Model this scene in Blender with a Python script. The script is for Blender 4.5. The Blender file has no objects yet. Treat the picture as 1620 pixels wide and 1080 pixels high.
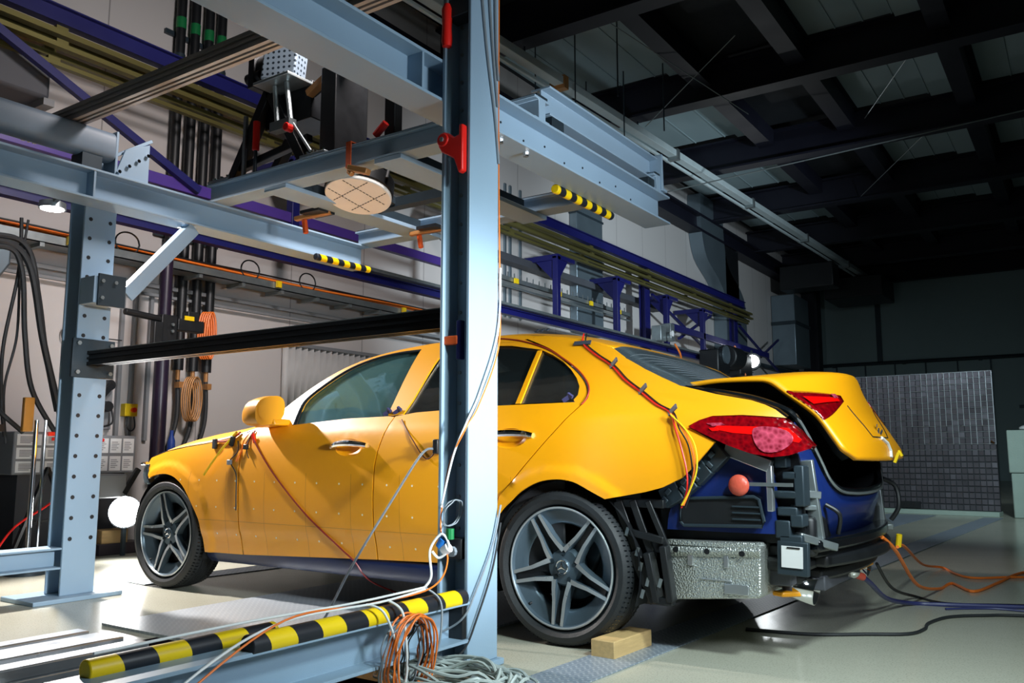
import bpy, bmesh, math, random
import numpy as np
from mathutils import Vector, Matrix, Euler
from mathutils.geometry import delaunay_2d_cdt
random.seed(7)
SC = bpy.context.scene
COL = SC.collection
PI = math.pi
# ------------------------------------------------------------------ camera
cd = bpy.data.cameras.new('camera'); CAM = bpy.data.objects.new('camera', cd); COL.objects.link(CAM)
cd.sensor_width = 36.0; cd.lens = 36.0*1345.58/1620.0; cd.clip_start = 0.05; cd.clip_end = 120
CAM.location = (1.9644, -4.1678, 0.8256)
CAM.rotation_euler = (PI/2+0.1311, 0, 0.5958)
SC.camera = CAM
# ------------------------------------------------------------------ colour management, world
SC.view_settings.view_transform = 'Standard'; SC.view_settings.look = 'None'
SC.view_settings.gamma = 1.0; SC.view_settings.use_curve_mapping = False
SC.view_settings.exposure = 0.0
w = bpy.data.worlds.new('world'); SC.world = w; w.use_nodes = True
w.node_tree.nodes['Background'].inputs[0].default_value = (0.35, 0.55, 0.7, 1)
w.node_tree.nodes['Background'].inputs[1].default_value = 0.002
# ------------------------------------------------------------------ lights
def light(name, kind, loc, target, energy, color=(1, 1, 1), size=0.3, size_y=None, spread=None, spot=None, blend=0.5):
    l = bpy.data.lights.new(name, kind); l.energy = energy; l.color = color
    if kind == 'AREA':
        l.size = size
        if size_y: l.shape = 'RECTANGLE'; l.size_y = size_y
        if spread: l.spread = math.radians(spread)
    else:
        l.shadow_soft_size = size
        if kind == 'SPOT': l.spot_size = math.radians(spot or 90); l.spot_blend = blend
    o = bpy.data.objects.new(name, l); COL.objects.link(o); o.location = loc
    o.rotation_euler = (Vector(target)-Vector(loc)).to_track_quat('-Z', 'Y').to_euler()
    return o
light('photo_lamp_key', 'SPOT', (2.3, -2.2, 2.6), (.7, -.65, .4), 395, (0.82, 1.0, 1.0), 0.2, spot=95, blend=1.0)
light('added_fill_right', 'AREA', (2.9, -1.6, 1.75), (-.3, -1.4, 1.0), 38, (0.80, 0.92, 1.0), 0.5, spread=130)  # added unseen fill that brightens the right-facing steel
light('added_fill_column', 'SPOT', (3.0, -1.9, 1.5), (-.05, -1.4, 1.0), 1000, (0.88, 0.95, 1.0), 0.15, spot=32, blend=0.9)  # unseen spot added to whiten the near column
light('added_fill_beam', 'SPOT', (3.0, -1.0, 1.5), (-.25, -.1, 2.45), 330, (0.88, 0.95, 1.0), 0.2, spot=48, blend=0.9)  # unseen spot added to brighten the overhead beam
light('gantry_floodlight', 'SPOT', (-4.0, -1.16, 2.5), (-2.1, -1.0, 0.6), 840, (1.0, 0.93, 0.88), 0.06, spot=96, blend=0.35)
light('front_worklamp', 'SPOT', (-4.52, -0.1, 0.36), (-2.6, -1.5, 0.1), 45, (1.0, 0.99, 0.97), 0.08, spot=140)
light('far_wall_lamp', 'SPOT', (-4.55, 15.8, 3.04), (0, 4, 0.5), 60, (0.9, 0.97, 1.0), 0.1, spot=120)
light('added_fill_left_wall', 'AREA', (-1.2, -0.5, 4.25), (-5.5, 1.2, 1.3), 80, (1.0, 0.92, 0.90), 0.6, spread=120)  # fill added out of frame to lift the left wall
light('added_fill_mid_wall', 'AREA', (-2.2, 4.2, 3.0), (-5.7, 7.2, 3.3), 60, (0.78, 0.91, 1.0), 0.6, spread=100)  # added fill without a visible source, for the wall past the column
light('added_fill_far_wall', 'SPOT', (2.9, 8.0, 3.2), (-5.7, 13.0, 3.4), 2300, (0.74, 0.90, 1.0), 0.25, spot=75, blend=0.8)  # unseen spot added to make the far wall brighter and bluer
light('added_fill_back', 'AREA', (2.4, 2.2, 3.6), (0.5, 9.0, 0.6), 36, (0.72, 0.93, 1.0), 0.6, spread=60)  # added fill for the back of the hall, no source in view

# ------------------------------------------------------------------ helpers
class MB:
    def __init__(s): s.v = []; s.f = []; s.m = []; s.mi = 0
    def add(s, vs, fs):
        n = len(s.v); s.v += [tuple(v) for v in vs]
        for f in fs: s.f.append(tuple(i+n for i in f)); s.m.append(s.mi)
        return s
    def box(s, x, y, z):
        return s.add([(a, b, c) for a in x for b in y for c in z],
                     [(0, 1, 3, 2), (4, 6, 7, 5), (0, 4, 5, 1), (2, 3, 7, 6), (0, 2, 6, 4), (1, 5, 7, 3)])
    def obox(s, c, size, rot=(0, 0, 0)):
        R = Euler(rot).to_matrix(); c = Vector(c)
        vs = [c+R@Vector((a*size[0]/2, b*size[1]/2, d*size[2]/2)) for a in (-1, 1) for b in (-1, 1) for d in (-1, 1)]
        return s.add(vs, [(0, 1, 3, 2), (4, 6, 7, 5), (0, 4, 5, 1), (2, 3, 7, 6), (0, 2, 6, 4), (1, 5, 7, 3)])
    def frame(s, a, b, up=(0, 0, 1)):
        a, b = Vector(a), Vector(b); d = (b-a).normalized(); up = Vector(up)
        if abs(d.dot(up)) > .98: up = Vector((0, 1, 0)) if abs(d.y) < .9 else Vector((1, 0, 0))
        r = d.cross(up).normalized(); u = r.cross(d).normalized()
        return a, b, d, r, u
    def sweep(s, prof, a, b, up=(0, 0, 1)):
        """extrude a closed 2-D profile (right, up) from a to b"""
        a, b, d, r, u = s.frame(a, b, up); n = len(prof)
        vs = [a+r*p+u*q for p, q in prof]+[b+r*p+u*q for p, q in prof]
        fs = [(i, (i+1) % n, n+(i+1) % n, n+i) for i in range(n)]
        return s.add(vs, fs+[tuple(range(n))[::-1], tuple(range(n, 2*n))])
    def bar(s, a, b, w_, h, up=(0, 0, 1)):
        return s.sweep([(-w_/2, -h/2), (w_/2, -h/2), (w_/2, h/2), (-w_/2, h/2)], a, b, up)
    def ibeam(s, a, b, w_, h, tf=.012, tw=.01, up=(0, 0, 1)):
        W, H, t = w_/2, h/2, tw/2
        p = [(-W, -H), (W, -H), (W, -H+tf), (t, -H+tf), (t, H-tf), (W, H-tf), (W, H), (-W, H), (-W, H-tf), (-t, H-tf), (-t, -H+tf), (-W, -H+tf)]
        a, b, d, r, u = s.frame(a, b, up); n = len(p)
        vs = [a+r*x+u*y for x, y in p]+[b+r*x+u*y for x, y in p]
        fs = [(i, (i+1) % n, n+(i+1) % n, n+i) for i in range(n)]
        for o in (0, n):
            caps = [(0, 1, 2, 3, 10, 11), (3, 4, 9, 10), (4, 5, 6, 7, 8, 9)]
            fs += [tuple(i+o for i in (c[::-1] if o == 0 else c)) for c in caps]
        return s.add(vs, fs)
    def cyl(s, a, b, r0, n=16, r1=None, cap=True):
        a, b, d, r, u = s.frame(a, b); r1 = r0 if r1 is None else r1
        A = [2*PI*i/n for i in range(n)]
        vs = [a+(r*math.cos(t)+u*math.sin(t))*r0 for t in A]+[b+(r*math.cos(t)+u*math.sin(t))*r1 for t in A]
        fs = [(i, (i+1) % n, n+(i+1) % n, n+i) for i in range(n)]
        if cap: fs += [tuple(range(n))[::-1], tuple(range(n, 2*n))]
        return s.add(vs, fs)
    def tube(s, pts, rad, n=8, closed=False):
        P = [Vector(p) for p in pts]; m = len(P)
        if m < 2: return s
        T = []
        for i in range(m):
            if closed: t = P[(i+1) % m]-P[i-1]
            else: t = P[min(i+1, m-1)]-P[max(i-1, 0)]
            T.append(t.normalized() if t.length > 1e-9 else Vector((1, 0, 0)))
        ref = Vector((0, 0, 1)) if abs(T[0].z) < .9 else Vector((1, 0, 0))
        nrm = (ref-T[0]*ref.dot(T[0])).normalized(); vs = []
        for i in range(m):
            nrm = (nrm-T[i]*nrm.dot(T[i]))
            nrm = nrm.normalized() if nrm.length > 1e-6 else T[i].orthogonal().normalized()
            bn = T[i].cross(nrm); rr = rad[i] if isinstance(rad, (list, tuple)) else rad
            vs += [P[i]+(nrm*math.cos(2*PI*k/n)+bn*math.sin(2*PI*k/n))*rr for k in range(n)]
        fs = []
        for i in range(m if closed else m-1):
            for k in range(n):
                a, b = i*n+k, i*n+(k+1) % n; c = ((i+1) % m)*n
                fs.append((a, b, c+(k+1) % n, c+k))
        if not closed: fs += [tuple(range(n))[::-1], tuple(range((m-1)*n, m*n))]
        return s.add(vs, fs)
    def lathe(s, prof, c, axis='y', n=48, closed=False):
        """prof: (radius, offset along axis)"""
        m = len(prof); vs = []; c = Vector(c)
        for r, h in prof:
            for k in range(n):
                a = 2*PI*k/n; x, z = r*math.cos(a), r*math.sin(a)
                vs.append(c+{'y': Vector((x, h, z)), 'z': Vector((x, z, h)), 'x': Vector((h, x, z))}[axis])
        fs = []
        for i in range(m if closed else m-1):
            j = (i+1) % m
            for k in range(n): fs.append((i*n+k, j*n+k, j*n+(k+1) % n, i*n+(k+1) % n))
        return s.add(vs, fs)
    def sphere(s, c, r, n=12, sc=(1, 1, 1)):
        c = Vector(c); vs = [c+Vector((0, 0, r*sc[2]))]; h = n//2
        for i in range(1, h):
            p = PI*i/h
            for k in range(n):
                t = 2*PI*k/n; vs.append(c+Vector((r*sc[0]*math.sin(p)*math.cos(t), r*sc[1]*math.sin(p)*math.sin(t), r*sc[2]*math.cos(p))))
        vs.append(c-Vector((0, 0, r*sc[2]))); L = len(vs)-1
        fs = [(0, 1+k, 1+(k+1) % n) for k in range(n)]
        for i in range(h-2):
            for k in range(n): fs.append((1+i*n+k, 1+(i+1)*n+k, 1+(i+1)*n+(k+1) % n, 1+i*n+(k+1) % n))
        o = 1+(h-2)*n
        fs += [(o+k, L, o+(k+1) % n) for k in range(n)]
        return s.add(vs, fs)
    def grid(s, rows, flip=False):
        m, n = len(rows), len(rows[0]); fs = []
        for i in range(m-1):
            for k in range(n-1):
                f = (i*n+k, i*n+k+1, (i+1)*n+k+1, (i+1)*n+k); fs.append(f[::-1] if flip else f)
        return s.add([p for r in rows for p in r], fs)
    def plate(s, poly, axis, lo, hi):
        """prism of a 2-D polygon; axis = the extruded axis, poly in the two other axes (in x,y,z order)"""
        n = len(poly)
        def P(p, h): return {'x': (h, p[0], p[1]), 'y': (p[0], h, p[1]), 'z': (p[0], p[1], h)}[axis]
        vs = [P(p, lo) for p in poly]+[P(p, hi) for p in poly]
        return s.add(vs, [(i, (i+1) % n, n+(i+1) % n, n+i) for i in range(n)]+[tuple(range(n))[::-1], tuple(range(n, 2*n))])

def wloc(o):
    v = Vector((0, 0, 0))
    while o: v += o.location; o = o.parent
    return v
def tag(o, label=None, cat=None, group=None, kind=None):
    for k, x in (('label', label), ('category', cat), ('group', group), ('kind', kind)):
        if x: o[k] = x
    return o
def obj(name, mb, mats, parent=None, label=None, cat=None, group=None, kind=None, ang=35, bevel=0, seg=2, solid=0, sub=0):
    """link the collected geometry as ONE mesh object (coordinates are given in world space)"""
    me = bpy.data.meshes.new(name)
    V = np.array(mb.v, dtype=float)
    if parent is None:
        org = Vector(((V[:, 0].min()+V[:, 0].max())/2, (V[:, 1].min()+V[:, 1].max())/2, V[:, 2].min()))
    else: org = wloc(parent)
    me.from_pydata([tuple(v-np.array(org)) for v in V], [], mb.f)
    if not isinstance(mats, (list, tuple)): mats = [mats]
    for m_ in mats: me.materials.append(m_)
    me.polygons.foreach_set('material_index', mb.m)
    bm = bmesh.new(); bm.from_mesh(me)
    bmesh.ops.remove_doubles(bm, verts=bm.verts, dist=1e-5)
    bmesh.ops.recalc_face_normals(bm, faces=bm.faces); bm.to_mesh(me); bm.free()
    me.polygons.foreach_set('use_smooth', [True]*len(me.polygons))
    me.set_sharp_from_angle(angle=math.radians(ang)); me.update()
    o = bpy.data.objects.new(name, me); COL.objects.link(o)
    if parent is None: o.location = org
    else: o.parent = parent
    if solid:
        md = o.modifiers.new('solid', 'SOLIDIFY'); md.thickness = abs(solid); md.offset = -1 if solid > 0 else 1
    if bevel:
        md = o.modifiers.new('bevel', 'BEVEL'); md.width = bevel; md.segments = seg; md.limit_method = 'ANGLE'; md.angle_limit = math.radians(40)
    if sub:
        md = o.modifiers.new('sub', 'SUBSURF'); md.levels = sub; md.render_levels = sub
    if parent is None or label: tag(o, label, cat if parent is None else None, group if parent is None else None)
    if kind: o['kind'] = kind
    return o
def thing(name, label, cat, loc, group=None):
    o = bpy.data.objects.new(name, None); COL.objects.link(o); o.location = loc; o.empty_display_size = .1
    return tag(o, label, cat, group)
def copy_tree(o, parent=None, loc=None, rotz=None, label=None):
    c = o.copy(); COL.objects.link(c); c.parent = parent
    if loc is not None: c.location = loc
    if rotz is not None: c.rotation_euler = (0, 0, rotz)
    if label: c['label'] = label
    for ch in [x for x in bpy.data.objects if x.parent == o]: copy_tree(ch, c)
    return c
def spline(pts, n=8, closed=False):
    """Catmull-Rom through pts"""
    P = [Vector(p) for p in pts]; out = []; m = len(P)
    for i in range(m if closed else m-1):
        if closed: a, b, c, d = P[i-1], P[i], P[(i+1) % m], P[(i+2) % m]
        else: a, b, c, d = P[max(i-1, 0)], P[i], P[i+1], P[min(i+2, m-1)]
        for k in range(n):
            t = k/n
            out.append(.5*((2*b)+(c-a)*t+(2*a-5*b+4*c-d)*t*t+(3*b-a-3*c+d)*t**3))
    if not closed: out.append(P[-1])
    return out
def interp(x, X, Y):
    """monotone cubic"""
    X = np.asarray(X, float); Y = np.asarray(Y, float); h = np.diff(X); s = np.diff(Y)/h
    m = np.zeros_like(Y); m[0] = s[0]; m[-1] = s[-1]
    for i in range(1, len(X)-1):
        m[i] = 0 if s[i-1]*s[i] <= 0 else (h[i-1]+h[i])*3/((2*h[i]+h[i-1])/s[i-1]+(h[i]+2*h[i-1])/s[i])
    x = min(max(x, X[0]), X[-1]); i = min(max(int(np.searchsorted(X, x))-1, 0), len(h)-1)
    t = (x-X[i])/h[i]
    return float((2*t**3-3*t*t+1)*Y[i]+(t**3-2*t*t+t)*h[i]*m[i]+(-2*t**3+3*t*t)*Y[i+1]+(t**3-t*t)*h[i]*m[i+1])
# ------------------------------------------------------------------ materials
def srgb(r, g, b):
    f = lambda c: (c/255/12.92) if c/255 <= .04045 else ((c/255+.055)/1.055)**2.4
    return (f(r), f(g), f(b), 1)
class NT:
    def __init__(s, name):
        s.m = bpy.data.materials.new(name); s.m.use_nodes = True; s.t = s.m.node_tree; s.b = s.t.nodes['Principled BSDF']; s.out = s.t.nodes['Material Output']
    def n(s, typ, **kw):
        nd = s.t.nodes.new(typ)
        for k, v in kw.items():
            if k.startswith('i_'):
                key = k[2:]; key = int(key) if key.isdigit() else key.replace('_', ' ')
                nd.inputs[key].default_value = v
            else: setattr(nd, k, v)
        return nd
    def l(s, a, b): s.t.links.new(a, b)
    def math(s, op, a, b=None, c=None):
        nd = s.t.nodes.new('ShaderNodeMath'); nd.operation = op
        for i, x in enumerate((a, b, c)):
            if x is None: continue
            if isinstance(x, (int, float)): nd.inputs[i].default_value = x
            else: s.l(x, nd.inputs[i])
        return nd.outputs[0]
    def mix(s, fac, a, b):
        nd = s.t.nodes.new('ShaderNodeMix'); nd.data_type = 'RGBA'
        for i, x in ((0, fac), (6, a), (7, b)):
            if isinstance(x, (int, float)): nd.inputs[i].default_value = x
            elif isinstance(x, tuple): nd.inputs[i].default_value = x
            else: s.l(x, nd.inputs[i])
        return nd.outputs[2]
    def co(s): return s.n('ShaderNodeTexCoord').outputs['Object']
def mat(name, col, rough=.5, metal=0, var=.12, scale=6, bump=0, bscale=60, coat=0, spec=.5, stretch=None):
    t = NT(name); b = t.b
    b.inputs['Roughness'].default_value = rough; b.inputs['Metallic'].default_value = metal
    b.inputs['Coat Weight'].default_value = coat; b.inputs['Specular IOR Level'].default_value = spec
    co = t.co()
    if stretch:
        mp = t.n('ShaderNodeMapping', i_Scale=stretch); t.l(co, mp.inputs[0]); co = mp.outputs[0]
    nz = t.n('ShaderNodeTexNoise', i_Scale=scale, i_Detail=5.0); t.l(co, nz.inputs['Vector'])
    lo = tuple(c*(1-var) for c in col[:3])+(1,); hi = tuple(min(1, c*(1+var)) for c in col[:3])+(1,)
    t.l(t.mix(nz.outputs[0], lo, hi), b.inputs['Base Color'])
    r = t.math('MULTIPLY_ADD', nz.outputs[0], .16, max(0, rough-.08)); t.l(r, b.inputs['Roughness'])
    if bump:
        n2 = t.n('ShaderNodeTexNoise', i_Scale=bscale, i_Detail=3.0); t.l(co, n2.inputs['Vector'])
        bp = t.n('ShaderNodeBump', i_Strength=bump, i_Distance=.01); t.l(n2.outputs[0], bp.inputs['Height']); t.l(bp.outputs[0], b.inputs['Normal'])
    return t.m
def emit(name, col, strength):
    t = NT(name); t.b.inputs['Base Color'].default_value = col
    t.b.inputs['Emission Color'].default_value = col; t.b.inputs['Emission Strength'].default_value = strength
    return t.m
def glass(name, tint, refl=.12, rough=.03, painted_sheen=0, dcol=(.3, .45, .45, 1)):
    t = NT(name); t.t.nodes.remove(t.b)
    tr = t.n('ShaderNodeBsdfTransparent'); tr.inputs[0].default_value = tint
    gl = t.n('ShaderNodeBsdfGlossy', i_Roughness=rough); gl.inputs[0].default_value = (.9, .95, 1, 1)
    lw = t.n('ShaderNodeLayerWeight', i_Blend=.35)
    f = t.math('MULTIPLY_ADD', lw.outputs['Fresnel'], .8, refl)
    mx = t.n('ShaderNodeMixShader'); t.l(f, mx.inputs[0]); src = tr.outputs[0]
    if painted_sheen:  # diffuse layer that paints brightness into the glass
        df = t.n('ShaderNodeBsdfDiffuse'); df.inputs[0].default_value = dcol; m2 = t.n('ShaderNodeMixShader'); m2.inputs[0].default_value = painted_sheen
        t.l(tr.outputs[0], m2.inputs[1]); t.l(df.outputs[0], m2.inputs[2]); src = m2.outputs[0]
    t.l(src, mx.inputs[1]); t.l(gl.outputs[0], mx.inputs[2])
    t.l(mx.outputs[0], t.out.inputs[0]); return t.m
M = {}
M['steel'] = mat('gantry_steel_paint', srgb(140, 164, 184), .42, 0, .07, 3, .06, 220)
M['steel_dark'] = mat('dark_steel', srgb(46, 58, 66), .45, .3, .2, 8)
M['galv'] = mat('galvanised_steel', srgb(150, 158, 160), .38, .75, .18, 14)
M['alu'] = mat('aluminium', srgb(190, 195, 200), .3, .85, .08, 10)
M['alu_dark'] = mat('black_anodised_aluminium', srgb(22, 24, 27), .4, .3, .15, 8)
M['black'] = mat('black_plastic', srgb(20, 22, 25), .45, 0, .3, 12)
M['rubber'] = mat('black_rubber', srgb(30, 33, 36), .62, 0, .25, 20, .15, 150)
M['black_gloss'] = mat('glossy_black', srgb(14, 17, 20), .18, 0, .2, 6)
M['blue_steel'] = mat('blue_painted_steel', srgb(20, 22, 86), .45, 0, .15, 4)
M['body_blue'] = mat('blue_primer', srgb(17, 38, 98), .35, 0, .18, 6, coat=.3)
M['red'] = mat('red_plastic', srgb(228, 34, 26), .35, 0, .08, 5)
M['orange'] = mat('orange_cable_sheath', srgb(235, 120, 40), .45, 0, .1, 10)
M['orange_strap'] = mat('orange_strap', srgb(205, 80, 20), .7, 0, .12, 40)
M['orange_plug'] = mat('coral_rubber', srgb(205, 85, 65), .4, 0, .15, 25, .2, 60)
M['white_cable'] = mat('white_cable_sheath', srgb(225, 228, 228), .4, 0, .05, 10)
M['grey_cable'] = mat('grey_cable_sheath', srgb(120, 128, 135), .45, 0, .15, 30)
M['blue_cable'] = mat('blue_cable_sheath', srgb(50, 55, 105), .45, 0, .15, 20)
M['yellow'] = mat('yellow_plastic', srgb(225, 190, 20), .4, 0, .06, 8)
M['brass_rail'] = mat('yellow_passivated_rail', srgb(112, 106, 62), .4, .6, .35, 6, stretch=(1, .1, 1))
M['wood'] = mat('pine_wood', srgb(198, 165, 112), .65, 0, .25, 9, .15, 40, stretch=(6, .8, 6))
M['paper'] = mat('white_paper', srgb(215, 215, 215), .7, 0, .05, 10)
M['green'] = mat('green_plastic', srgb(20, 110, 60), .4, 0, .1, 8)
M['cabinet'] = mat('grey_cabinet', srgb(120, 122, 125), .5, 0, .1, 5)
M['concrete'] = mat('concrete_block', srgb(150, 165, 155), .85, 0, .12, 10, .25, 60)
M['copper'] = mat('copper_tan', srgb(170, 120, 70), .5, .3, .2, 12)
M['duct'] = mat('sheet_metal_duct', srgb(125, 140, 150), .35, .7, .15, 3)
M['duct_dark'] = mat('grey_lagged_duct', srgb(70, 72, 78), .6, .1, .15, 4)
M['wall'] = mat('wall_paint', srgb(150, 170, 172), .7, 0, .05, 1.2)
M['ceil'] = mat('ceiling_paint', srgb(150, 158, 160), .8, 0, .1, 1)
M['roofbeam'] = mat('dark_blue_roof_steel', srgb(11, 12, 28), .55, 0, .2, 2)
M['roofpanel'] = mat('pale_roof_panel', srgb(140, 158, 162), .75, 0, .06, 2)
M['chrome'] = mat('chrome', srgb(235, 235, 238), .08, 1, .03, 4)
M['disc'] = mat('cream_disc', srgb(222, 220, 214), .6, 0, .06, 9)
M['seat'] = mat('dark_seat_fabric', srgb(38, 40, 44), .75, 0, .2, 30)
M['tape'] = mat('grey_fabric_tape', srgb(52, 58, 70), .6, 0, .15, 50)
M['lamp'] = emit('lamp_face', (1, 1, 1, 1), 30)
M['lamp_soft'] = emit('lamp_face_soft', (1, 1, 1, 1), 12)
M['glass'] = glass('tinted_car_glass', (.62, .84, .85, 1), .04, painted_sheen=.2, dcol=(.20, .44, .46, 1))  # teal diffuse paints in the lit wall showing in the panes
M['glass_dark'] = glass('dark_car_glass', (.40, .46, .48, 1), .06, painted_sheen=.02, dcol=(.4, .5, .52, 1))
M['rear_glass'] = glass('painted_sheen_rear_glass', (.40, .46, .48, 1), .08, .1, painted_sheen=.3, dcol=(.22, .28, .32, 1))  # grey diffuse paints reflections onto the pane

# car paint: matte-satin yellow film with thin measuring grid lines and white dots (object space, x along the car, z up)
def car_paint(name, grid):
    t = NT(name); b = t.b
    y = srgb(241, 161, 4)
    b.inputs['Base Color'].default_value = y
    b.inputs['Roughness'].default_value = .40; b.inputs['Specular IOR Level'].default_value = .7
    b.inputs['Coat Weight'].default_value = .12; b.inputs['Coat Roughness'].default_value = .25
    if grid:
        sp = t.n('ShaderNodeSeparateXYZ'); t.l(t.co(), sp.inputs[0])
        def dist(o, per, off):   # distance to the nearest multiple
            a = t.math('DIVIDE', t.math('ADD', o, off), per); fr = t.math('FRACT', a)
            return t.math('MULTIPLY', t.math('ABSOLUTE', t.math('SUBTRACT', fr, .5)), per)
        dx = dist(sp.outputs[0], .17, .04); dz = dist(sp.outputs[2], .155, .03)
        d2 = t.math('SQRT', t.math('ADD', t.math('MULTIPLY', dx, dx), t.math('MULTIPLY', dz, dz)))
        low = t.math('LESS_THAN', sp.outputs[2], .72)
        dot = t.math('MULTIPLY', t.math('LESS_THAN', d2, .0055), low)
        l1 = t.math('LESS_THAN', dist(sp.outputs[0], .34, .04), .0014); l2 = t.math('LESS_THAN', dist(sp.outputs[2], .31, .03), .0014)
        line = t.math('MULTIPLY', t.math('MAXIMUM', l1, l2), t.math('MULTIPLY', low, .55))
        c1 = t.mix(line, y, srgb(120, 70, 10)); c2 = t.mix(dot, c1, srgb(250, 240, 215)); t.l(c2, b.inputs['Base Color'])
    return t.m
M['paint'] = car_paint('yellow_car_film', False)
M['paint_grid'] = car_paint('yellow_car_film_with_measuring_grid', True)

def floor_mat():
    t = NT('epoxy_floor'); b = t.b; co = t.co()
    n1 = t.n('ShaderNodeTexNoise', i_Scale=.6, i_Detail=4.0); t.l(co, n1.inputs[0])
    n2 = t.n('ShaderNodeTexNoise', i_Scale=140.0, i_Detail=2.0); t.l(co, n2.inputs[0])
    c = t.mix(n1.outputs[0], srgb(166, 166, 150), srgb(190, 188, 172))
    sp = t.math('GREATER_THAN', n2.outputs[0], .60)
    t.l(t.mix(t.math('MULTIPLY', sp, .35), c, srgb(105, 105, 98)), b.inputs['Base Color'])
    t.l(t.math('MULTIPLY_ADD', n1.outputs[0], .15, .16), b.inputs['Roughness'])
    n3 = t.n('ShaderNodeTexNoise', i_Scale=9.0, i_Detail=2.0); t.l(co, n3.inputs[0])
    bp = t.n('ShaderNodeBump', i_Strength=.05, i_Distance=.02); t.l(n3.outputs[0], bp.inputs['Height']); t.l(bp.outputs[0], b.inputs['Normal'])
    return t.m
M['floor'] = floor_mat()
def checker_plate(name, col, metal=.8):
    """raised-bar tread plate: procedural bump"""
    t = NT(name); b = t.b; sp = t.n('ShaderNodeSeparateXYZ'); t.l(t.co(), sp.inputs[0])
    x, y = sp.outputs[0], sp.outputs[1]
    u = t.math('MULTIPLY', t.math('ADD', x, y), 26.0); v = t.math('MULTIPLY', t.math('SUBTRACT', x, y), 26.0)
    par = t.math('GREATER_THAN', t.math('FRACT', t.math('MULTIPLY', t.math('ADD', t.math('FLOOR', u), t.math('FLOOR', v)), .5)), .25)
    fu = t.math('ABSOLUTE', t.math('SUBTRACT', t.math('FRACT', u), .5)); fv = t.math('ABSOLUTE', t.math('SUBTRACT', t.math('FRACT', v), .5))
    a = t.math('MULTIPLY', t.math('LESS_THAN', fu, .15), t.math('LESS_THAN', fv, .4)); c = t.math('MULTIPLY', t.math('LESS_THAN', fv, .15), t.math('LESS_THAN', fu, .4))
    h = t.math('ADD', t.math('MULTIPLY', a, par), t.math('MULTIPLY', c, t.math('SUBTRACT', 1.0, par)))
    nz = t.n('ShaderNodeTexNoise', i_Scale=5.0, i_Detail=4.0)
    base = t.mix(nz.outputs[0], tuple(q*.75 for q in col[:3])+(1,), col)
    t.l(t.mix(t.math('MULTIPLY', h, .35), base, (.75, .78, .8, 1)), b.inputs['Base Color'])
    b.inputs['Metallic'].default_value = metal; b.inputs['Roughness'].default_value = .38
    bp = t.n('ShaderNodeBump', i_Strength=.9, i_Distance=.004); t.l(h, bp.inputs['Height']); t.l(bp.outputs[0], b.inputs['Normal'])
    return t.m
M['tread'] = checker_plate('tread_plate', srgb(190, 198, 206), .3)
M['tread_dark'] = checker_plate('worn_tread_plate', srgb(146, 158, 172), .2)
def stripes(name, axis, per, off=0, slant=.0, other=2):
    t = NT(name); b = t.b; sp = t.n('ShaderNodeSeparateXYZ'); t.l(t.co(), sp.inputs[0])
    a = t.math('ADD', sp.outputs[axis], t.math('MULTIPLY', sp.outputs[other], slant))
    f = t.math('FRACT', t.math('DIVIDE', t.math('ADD', a, off), per))
    t.l(t.mix(t.math('GREATER_THAN', f, .5), srgb(240, 205, 10), srgb(26, 30, 38)), b.inputs['Base Color']); b.inputs['Roughness'].default_value = .42
    return t.m
def wall_left_mat():
    """painted panels with thin vertical joints"""
    t = NT('wall_panels'); b = t.b; sp = t.n('ShaderNodeSeparateXYZ'); t.l(t.co(), sp.inputs[0])
    f = t.math('FRACT', t.math('DIVIDE', sp.outputs[1], 1.2)); j = t.math('LESS_THAN', f, .012)
    nz = t.n('ShaderNodeTexNoise', i_Scale=.8, i_Detail=4.0)
    c = t.mix(nz.outputs[0], srgb(176, 170, 168), srgb(200, 195, 192)); t.l(t.mix(t.math('MULTIPLY', j, .6), c, srgb(90, 85, 84)), b.inputs['Base Color'])
    b.inputs['Roughness'].default_value = .65; return t.m
M['wall_panels'] = wall_left_mat()
def heat_shield():
    t = NT('dimpled_heat_shield'); b = t.b; vo = t.n('ShaderNodeTexVoronoi', i_Scale=130.0); t.l(t.co(), vo.inputs[0])
    bp = t.n('ShaderNodeBump', i_Strength=.7, i_Distance=.006); t.l(vo.outputs[0], bp.inputs['Height']); t.l(bp.outputs[0], b.inputs['Normal'])
    b.inputs['Base Color'].default_value = srgb(188, 192, 188); b.inputs['Metallic'].default_value = .8; b.inputs['Roughness'].default_value = .42
    return t.m
M['heat'] = heat_shield()
def tail_red(name, a, c, em=0):
    t = NT(name); b = t.b; wv = t.n('ShaderNodeTexVoronoi', i_Scale=55.0); t.l(t.co(), wv.inputs[0])
    t.l(t.mix(wv.outputs[0], a, c), b.inputs['Base Color']); b.inputs['Roughness'].default_value = .12; b.inputs['Coat Weight'].default_value = 1
    bp = t.n('ShaderNodeBump', i_Strength=.35, i_Distance=.006); t.l(wv.outputs[0], bp.inputs['Height']); t.l(bp.outputs[0], b.inputs['Normal'])
    return t.m
M['lens_dark'] = tail_red('dark_red_lens', srgb(80, 0, 8), srgb(150, 4, 14))
M['lens_red'] = mat('bright_red_lens', srgb(245, 10, 8), .15, 0, .1, 8, coat=1)
M['lens_clear'] = tail_red('pinkish_clear_lens', srgb(110, 6, 26), srgb(205, 80, 105))

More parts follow.
